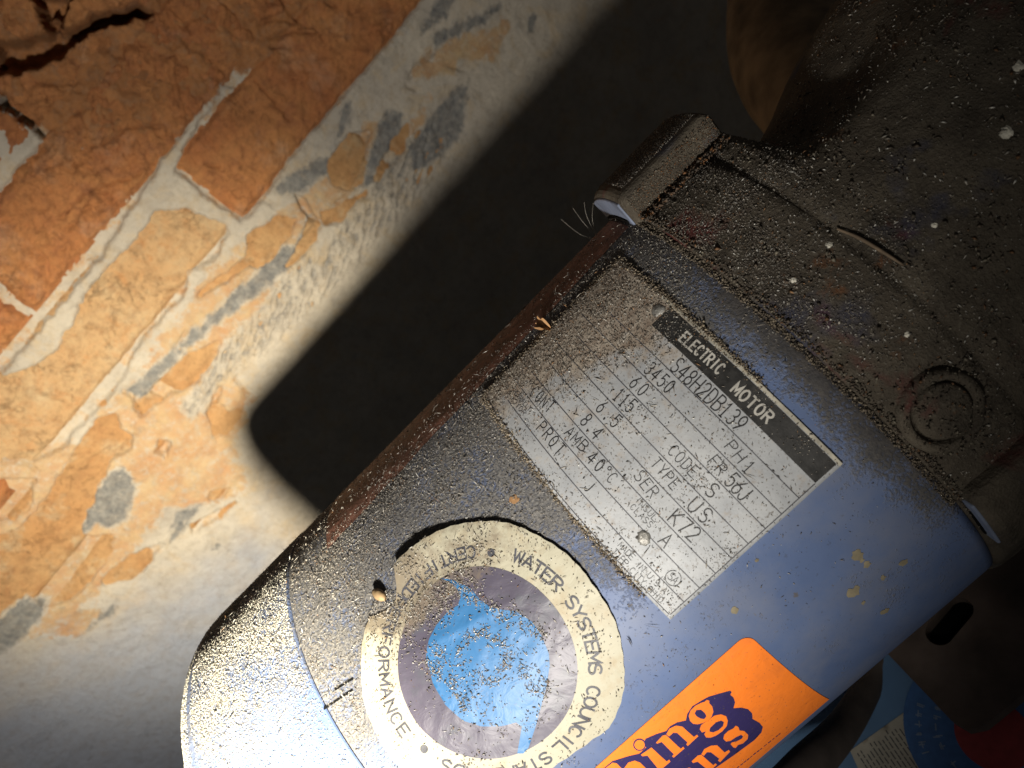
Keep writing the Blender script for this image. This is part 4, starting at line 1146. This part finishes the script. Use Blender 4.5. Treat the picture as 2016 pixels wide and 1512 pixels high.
# ================================================================== DUST
def cols(n, pal, w):
    pal = np.array(pal); w = np.array(w)/sum(w)
    c = pal[rng.choice(len(pal), n, p=w)]
    return np.clip(c*(0.7+0.6*rng.random((n, 1))), 0, 0.9)
PAL = [(0.28, 0.25, 0.21), (0.40, 0.37, 0.32), (0.18, 0.155, 0.13), (0.09, 0.08, 0.07), (0.60, 0.58, 0.53), (0.28, 0.16, 0.08)]
PWT = [4, 3, 4, 4, 1.1, 0.5]
def grains(a, s, base_h, length, width, pal=PAL, wt=PWT, lift=0.35, up=0.25, rad_fn=None):
    n = len(a)
    if rad_fn is None: c = cyl(a, s, base_h)
    else: c = rad_fn(a, s)
    th = s/R
    nr = np.stack([np.zeros(n), EC[1]*np.cos(th)+EU[1]*np.sin(th), EC[2]*np.cos(th)+EU[2]*np.sin(th)], -1)
    ta = np.tile([1.0, 0, 0], (n, 1)); tb = np.cross(nr, ta)
    g = rng.random(n)*2*math.pi
    t = ta*np.cos(g)[:, None]+tb*np.sin(g)[:, None]+nr*(rng.normal(size=n)*lift)[:, None]
    t /= np.linalg.norm(t, axis=1)[:, None]
    w = np.cross(t, nr); w /= np.linalg.norm(w, axis=1)[:, None]
    L = (length[0]+(length[1]-length[0])*rng.random(n)**3)[:, None]; Wd = (width[0]+(width[1]-width[0])*rng.random(n)**2)[:, None]
    c = c+nr*(Wd*0.4+L*up*rng.random((n, 1))*0.5)
    V = np.stack([c-t*L/2-nr*Wd*0.3, c+t*L/2, c+w*Wd/2+nr*Wd*0.55, c-w*Wd/2+nr*Wd*0.2], 1).reshape(-1, 3)
    i = np.arange(n)[:, None]*4
    F = np.concatenate([i+[0, 2, 1], i+[0, 1, 3], i+[0, 3, 2], i+[1, 2, 3]])
    C = np.repeat(cols(n, pal, wt), 4, 0)
    return V, F, C
def merge(parts):
    V = []; F = []; C = []; k = 0
    for v, f, c in parts:
        V.append(v); F.append(f+k); C.append(c); k += len(v)
    return np.concatenate(V), np.concatenate(F), np.concatenate(C)
def sample(n, a0, a1, s0, s1, dens_fn):
    a = a0+(a1-a0)*rng.random(n); s = s0+(s1-s0)*rng.random(n)
    k = rng.random(n) < dens_fn(a, s)
    return a[k], s[k]
def clump(a, s, sc, seed, lo_, hi_): return sstep(lo_, hi_, fbm2(a, s, sc, 4, seed, 0.6))
def in_plate(a, s): return (a > PA0) & (a < PA1) & (s > PS0) & (s < PS1)
def in_round(a, s): return (np.hypot(a-SC[0], s-SC[1]) < 31.5)
def in_orange(a, s): return (a < OA1) & (s < OS1)

parts = []
a, s = sample(170000, -107, 27, -40, 92, lambda a, s: np.where(in_plate(a, s) | in_round(a, s) | in_orange(a, s), 0,
      (0.02+0.65*sstep(-8, 30, s-0.12*(a+40)))*(0.30+0.70*clump(a, s, 18, 61, -0.35, 0.35))*np.where(s > 60, 0.35, 1.0)))
parts.append(grains(a, s, 0.0, (0.2, 1.25), (0.10, 0.25)))
a, s = sample(50000, -149, -108.8, -10, 88, lambda a, s: (0.05+0.95*sstep(0, 45, s))*(0.4+0.6*clump(a, s, 14, 62, -0.3, 0.3)))
parts.append(grains(a, s, 0.0, (0.25, 1.1), (0.16, 0.36), pal=[(0.38, 0.36, 0.31), (0.52, 0.50, 0.43), (0.26, 0.235, 0.195), (0.12, 0.11, 0.095)], wt=[5, 5, 2, 1]))
# rounded shoulder of the end cap
n = 9000; gg = np.radians(8+78*rng.random(n)); s = 10+78*rng.random(n); k = rng.random(n) < sstep(5, 40, s); gg = gg[k]; s = s[k]
aa = -149-11*np.sin(gg); rr_ = 59+11*np.cos(gg)
parts.append(grains(aa, s, rr_-R, (0.25, 0.9), (0.16, 0.34), pal=[(0.38, 0.36, 0.31), (0.52, 0.50, 0.43), (0.26, 0.235, 0.195)], wt=[5, 5, 2]))
# on the plate
a, s = sample(36000, PA0, PA1, PS0, PS1, lambda a, s: 0.05+0.20*clump(a, s, 9, 63, 0.05, 0.5)+0.95*sstep(20, 40, s+0.5*a)*(0.5+0.6*clump(a, s, 9, 64, -0.3, 0.3)))
parts.append(grains(a, s, plate_h(a, s)+0.02, (0.2, 1.2), (0.10, 0.28), wt=[3, 2, 5, 4, 0.8, 0.8]))
DROPCL = [[on_cyl((x/2.88+600, y/2.88+987)) for x, y in L_] for L_ in (
 [(920, 790), (960, 755), (1010, 750), (1090, 775), (1140, 830), (1150, 930), (1120, 960)], [(880, 850), (890, 920), (940, 960), (1000, 950)], [(740, 850), (800, 880), (770, 930), (735, 940), (770, 980)], [(960, 560), (1030, 590), (1100, 620), (1160, 680), (1190, 640)],
 [(1240, 690), (1300, 740), (1360, 760)], [(1230, 960), (1270, 980)], [(1330, 970), (1380, 1040)], [(830, 1000), (850, 1080), (870, 1110)], [(900, 1140), (905, 1170)], [(1000, 1020), (1080, 1010)], [(1280, 1040), (1310, 1060)])]
def drop_clump(a, s):
    d = np.full(a.shape, 1e9)
    for c_ in DROPCL: d = np.minimum(d, line_dist(a, s, c_))
    return np.exp(-((d+fbm2(a, s, 4, 3, 88)*1.2)/1.15)**2)
# on the round sticker: clumps
a, s = sample(42000, SC[0]-31, SC[0]+31, SC[1]-31, SC[1]+31, lambda a, s: in_round(a, s)*np.clip(
      0.02+0.85*drop_clump(a, s)+0.15*clump(a-4, s+3, 6, 66, 0.2, 0.5)
      + 0.9*np.exp(-((a-SC[0]+9)/9)**2-((s-SC[1]-26)/9)**2)*clump(a, s, 7, 67, -0.4, 0.2)
      + 0.8*np.exp(-((a-SC[0]-10)/12)**2-((s-SC[1]-17)/5)**2)*clump(a, s, 7, 68, -0.3, 0.3)
      + 0.35*sstep(8, 30, s)*clump(a, s, 8, 69, 0.0, 0.4), 0, 1))
parts.append(grains(a, s, st_h(a, s)+0.07, (0.25, 1.3), (0.14, 0.34), wt=[4, 4, 3, 2, 1.2, 0.6]))
a, s = sample(2500, OA0, OA1, OS0, OS1, lambda a, s: 0.03+0.35*clump(a, s, 8, 70, 0.25, 0.5))
parts.append(grains(a, s, 0.2, (0.15, 0.5), (0.08, 0.2), wt=[1, 1, 4, 5, 0.3, 0.3]))
# dirt packed along the edges of the plate and the seams
n = 4800; t = rng.random(n)
ea = np.where(t < 0.30, PA1, np.where(t < 0.62, PA0+(PA1-PA0)*rng.random(n), PA0)); es = np.where(t < 0.30, PS0+22+(PS1-PS0-22)*rng.random(n), np.where(t < 0.62, PS1, PS0+8+(PS1-PS0-8)*rng.random(n)))
ea = ea+rng.normal(size=n)*0.55; es = es+rng.normal(size=n)*0.7
parts.append(grains(ea, es, 0.25, (0.3, 1.3), (0.2, 0.6), pal=[(0.20, 0.16, 0.115), (0.30, 0.25, 0.18), (0.11, 0.085, 0.06)], wt=[3, 2, 3]))
n = 2500; t = rng.random(n); parts.append(grains(26.5+1.7*t, -45+125*rng.random(n), 0.0, (0.3, 1.2), (0.2, 0.7), pal=[(0.10, 0.08, 0.06), (0.20, 0.165, 0.12)], wt=[3, 2]))
a, s = sample(5000, -106, 20, 20, 88, lambda a, s: np.where(in_plate(a, s) | in_round(a, s), 0, 0.75*clump(a, s, 10, 93, 0.15, 0.55)))
parts.append(grains(a, s, 0.0, (0.3, 1.4), (0.2, 0.55), pal=[(0.20, 0.175, 0.145), (0.13, 0.11, 0.09), (0.30, 0.27, 0.225), (0.16, 0.09, 0.055)], wt=[4, 4, 2, 0.7]))
# long splinters
a, s = sample(1500, -140, 27, -20, 85, lambda a, s: 0.10+0.75*sstep(0, 40, s))
parts.append(grains(a, s, np.where(in_round(a, s), st_h(a, s), 0.4), (1.0, 4.0), (0.12, 0.3), wt=[4, 4, 2, 1, 2, 0.6]))
V, F, C = merge(parts)
obj('dust', V, F, M_grain, motor, smooth=False, kind='stuff', attrs={'Col': C})

# dust on the pump: sits on the real casing radius
def pump_r(a, s):
    aa_ = np.array([p[0] for p in pr_[2:-1]]); rr = np.array([p[1] for p in pr_[2:-1]])
    r = np.interp(a, aa_, rr)
    _, r2 = pump_shape(a, r, s/R)
    return cyl(a, s, r2-R)
a, s = sample(130000, 28.5, 130, -60, 85, lambda a, s: (0.10+0.75*sstep(75, 40, a)*sstep(-15, 30, s)+0.12*sstep(-40, 0, s))*(0.25+0.75*clump(a, s, 16, 71, -0.3, 0.4))*np.where(a > 60, 0.35, 1))
p1 = grains(a, s, 0, (0.25, 1.2), (0.14, 0.32), wt=[3, 1.6, 5, 6, 0.9, 0.5], rad_fn=pump_r)
a, s = sample(1600, 28.5, 130, -60, 80, lambda a, s: 0.5+0*a)
p2 = grains(a, s, 0, (0.5, 2.2), (0.2, 0.5), wt=[2, 4, 1, 0.5, 4, 0.4], rad_fn=pump_r)
# crust on the top lug
n = 6000; a = 30+25*rng.random(n); s = R*np.radians(51+24*rng.random(n))
p3 = grains(a, s, 9.03, (0.2, 0.8), (0.12, 0.3), wt=[3, 1, 5, 4, 0.5, 1.0])
CLOD = [(0.05, 0.04, 0.03), (0.09, 0.07, 0.052), (0.13, 0.07, 0.035), (0.16, 0.14, 0.105)]
a, s = sample(9000, 28.5, 125, -58, 82, lambda a, s: 0.08+0.85*clump(a, s, 12, 91, 0.05, 0.5)*np.where(a > 70, 0.5, 1))
p4 = grains(a, s, 0, (0.4, 1.9), (0.3, 0.9), pal=CLOD, wt=[3, 4, 1.2, 3], lift=0.08, up=0.0, rad_fn=pump_r)
n = 1200; a = 28.6+1.6*rng.random(n)**2; s = -50+130*rng.random(n)
p5 = grains(a, s, 0, (0.4, 1.4), (0.3, 0.8), pal=CLOD, wt=[4, 4, 1, 2], rad_fn=pump_r)
n = 500; a = 28+28*rng.random(n)**1.5; s = R*np.radians(44.5+3.5*rng.random(n))
p6 = grains(a, s, 1.6, (0.5, 2.2), (0.4, 1.2), pal=[(0.16, 0.075, 0.03), (0.09, 0.06, 0.04), (0.05, 0.04, 0.03)], wt=[2, 3, 3])
# grit heaped on the bolt boss
n = 320; g = rng.random(n)*6.283; rr2 = 10.5*np.sqrt(rng.random(n)); bq = on_cyl((1846, 806))
p7 = grains(bq[0]+rr2*np.cos(g), bq[1]+rr2*np.sin(g), np.where(rr2 < 9, 3.0, 1.0), (0.3, 1.3), (0.25, 0.8), pal=CLOD, wt=[3, 4, 1, 3])
n = 2200; a = 28+28*rng.random(n); rr3 = 70.5+7.5*rng.random(n); s = np.full(n, R*math.radians(47.85))
p8 = grains(a, s, rr3-R, (0.25, 1.0), (0.15, 0.4), pal=CLOD+[(0.3, 0.26, 0.2), (0.20, 0.09, 0.035)], wt=[4, 4, 2, 3, 1.2, 1.5])
V, F, C = merge([p8, p1, p2, p3, p4, p5, p6, p7])
obj('dust', V, F, M_grain, pump, smooth=False, kind='stuff', attrs={'Col': C})

# ================================================================== SMALL DEBRIS
def chip(center, nrm, rad, hgt, seed):
    V, F = dome(center-nrm/np.linalg.norm(nrm)*0.1, nrm, rad, hgt, 4, 9, 0.22, seed)
    n = len(V); V = np.concatenate([V, [center-nrm/np.linalg.norm(nrm)*0.2]]); k = 1+3*9
    return V, F+[[n, k+(j+1) % 9, k+j] for j in range(9)]
CH = [((1562, 550), 1.2, 'oval white paint chip lying on the dusty flange beside the blue shell'),
      ((1985, 255), 2.3, 'largest white paint chip stuck to the pump casing'),
      ((1843, 440), 1.0, 'small white paint chip on the pump casing past the twig'),
      ((1632, 482), 1.2, 'crumbly pale flake just beside the twig on the pump'),
      ((1786, 658), 1.0, 'pale chip on the casing between the twig and the bolt'),
      ((2008, 125), 2.0, 'white chip high on the pump casing above the largest chip')]
for i, (p, rad, lb) in enumerate(CH):
    q = on_cyl(p, 71.5); 
    a1, s1 = np.array([q[0]]), np.array([q[1]]); c = pump_r(a1, s1)[0]; nr_ = cyl(q[0], q[1], 5)-cyl(q[0], q[1], 0)
    V, F = chip(c, nr_, rad*0.6, 0.45, 80+i)
    tag(obj('paint_chip', V, F, M_chip, None, base=c, smooth=False), lb, 'chip', 'pale chips lying on the pump')
# twig
tw = [on_cyl(p, 72.5) for p in ((1648, 444), (1690, 462), (1735, 490), (1782, 520))]
tw = [pump_r(np.array([q[0]]), np.array([q[1]]))[0]*np.array([1, 1.012, 1.012]) for q in tw]
V, F = tube(tw, [0.22, 0.4, 0.38, 0.2], 7, 5)
tag(obj('twig', V, F, M_twig, None, base=tw[0]), 'thin curved twig lying on the dusty pump flange', 'twig')
# curled leaf scrap at the plate corner
q = on_cyl((1072, 652)); U, Vv = np.meshgrid(np.linspace(-1, 1, 16), np.linspace(-1, 1, 10), indexing='ij')
w_ = np.sqrt(np.clip(1-U**2, 0, 1))*(1-0.2*np.sin(U*7))
LA = q[0]+0.4+U*2.2*0.6+Vv*w_*1.5*0.7; LS = q[1]-U*2.6+Vv*w_*1.3
Lh = 0.7+2.6*np.abs(Vv*w_)**1.5+0.5*np.sin(U*5)
top = cyl(LA, LS, Lh).reshape(-1, 3); bot = cyl(LA, LS, Lh-0.12).reshape(-1, 3); gf = grid_faces(16, 10)
tag(obj('leaf_scrap', np.concatenate([top, bot]), np.concatenate([gf, gf[:, ::-1]+len(top)]), M_leaf, None, base=cyl(q[0], q[1], 0)),
    'curled scrap of dry leaf on the upper edge of the nameplate', 'leaf')
# seed husk by the torn edge of the round sticker
q = on_cyl((752, 1172)); c = cyl(q[0], q[1], 1.1); d1 = cyl(q[0]+1.2, q[1]-2.6, 1.3)-c; d1 /= np.linalg.norm(d1)
pts = [c+d1*x for x in (-2.4, -1.4, 0, 1.5, 2.6)]
V, F = tube(pts, [0.3, 1.0, 1.35, 1.05, 0.25], 12, 4)
tag(obj('seed_husk', V, F, M_seed, None, base=c), 'brown seed husk lodged in the torn edge of the round sticker', 'seed')
# cobweb threads
def web(name, lines, label):
    Vs = []; Fs = []; k = 0
    for pl in lines:
        v, f = tube(pl, 0.035, 5, 6); Vs.append(v); Fs += [[i+k for i in g] for g in f]; k += len(v)
    o = obj(name, np.concatenate(Vs), Fs, M_web, None, base=lines[0][0], kind='stuff'); o['label'] = label; o['category'] = 'cobweb'
def wp(p, h): s_ = on_wall(p); return wall_pt(s_[0], s_[1], h)
web('cobweb', [[wp((500, 770), 3), wp((545, 738), 7), wp((600, 714), 7), wp((655, 707), 4)], [wp((530, 765), 3), wp((575, 740), 6), wp((578, 718), 5)], [wp((520, 756), 4), wp((560, 742), 6), wp((610, 724), 4)]], 'fine cobweb threads at the end of the motor shadow on the wall')
e0 = cyl(*on_cyl((1172, 462)), 0.2)
web('cobweb', [[e0, at_depth((1150, 440), 214), at_depth((1128, 410), 215)], [e0, at_depth((1155, 425), 212), at_depth((1150, 398), 212)], [at_depth((1168, 470), 209), at_depth((1140, 460), 213), at_depth((1105, 432), 216)], [e0, at_depth((1166, 430), 211), at_depth((1168, 400), 212)]], 'wispy cobweb threads on the shell beside the bolt lug')
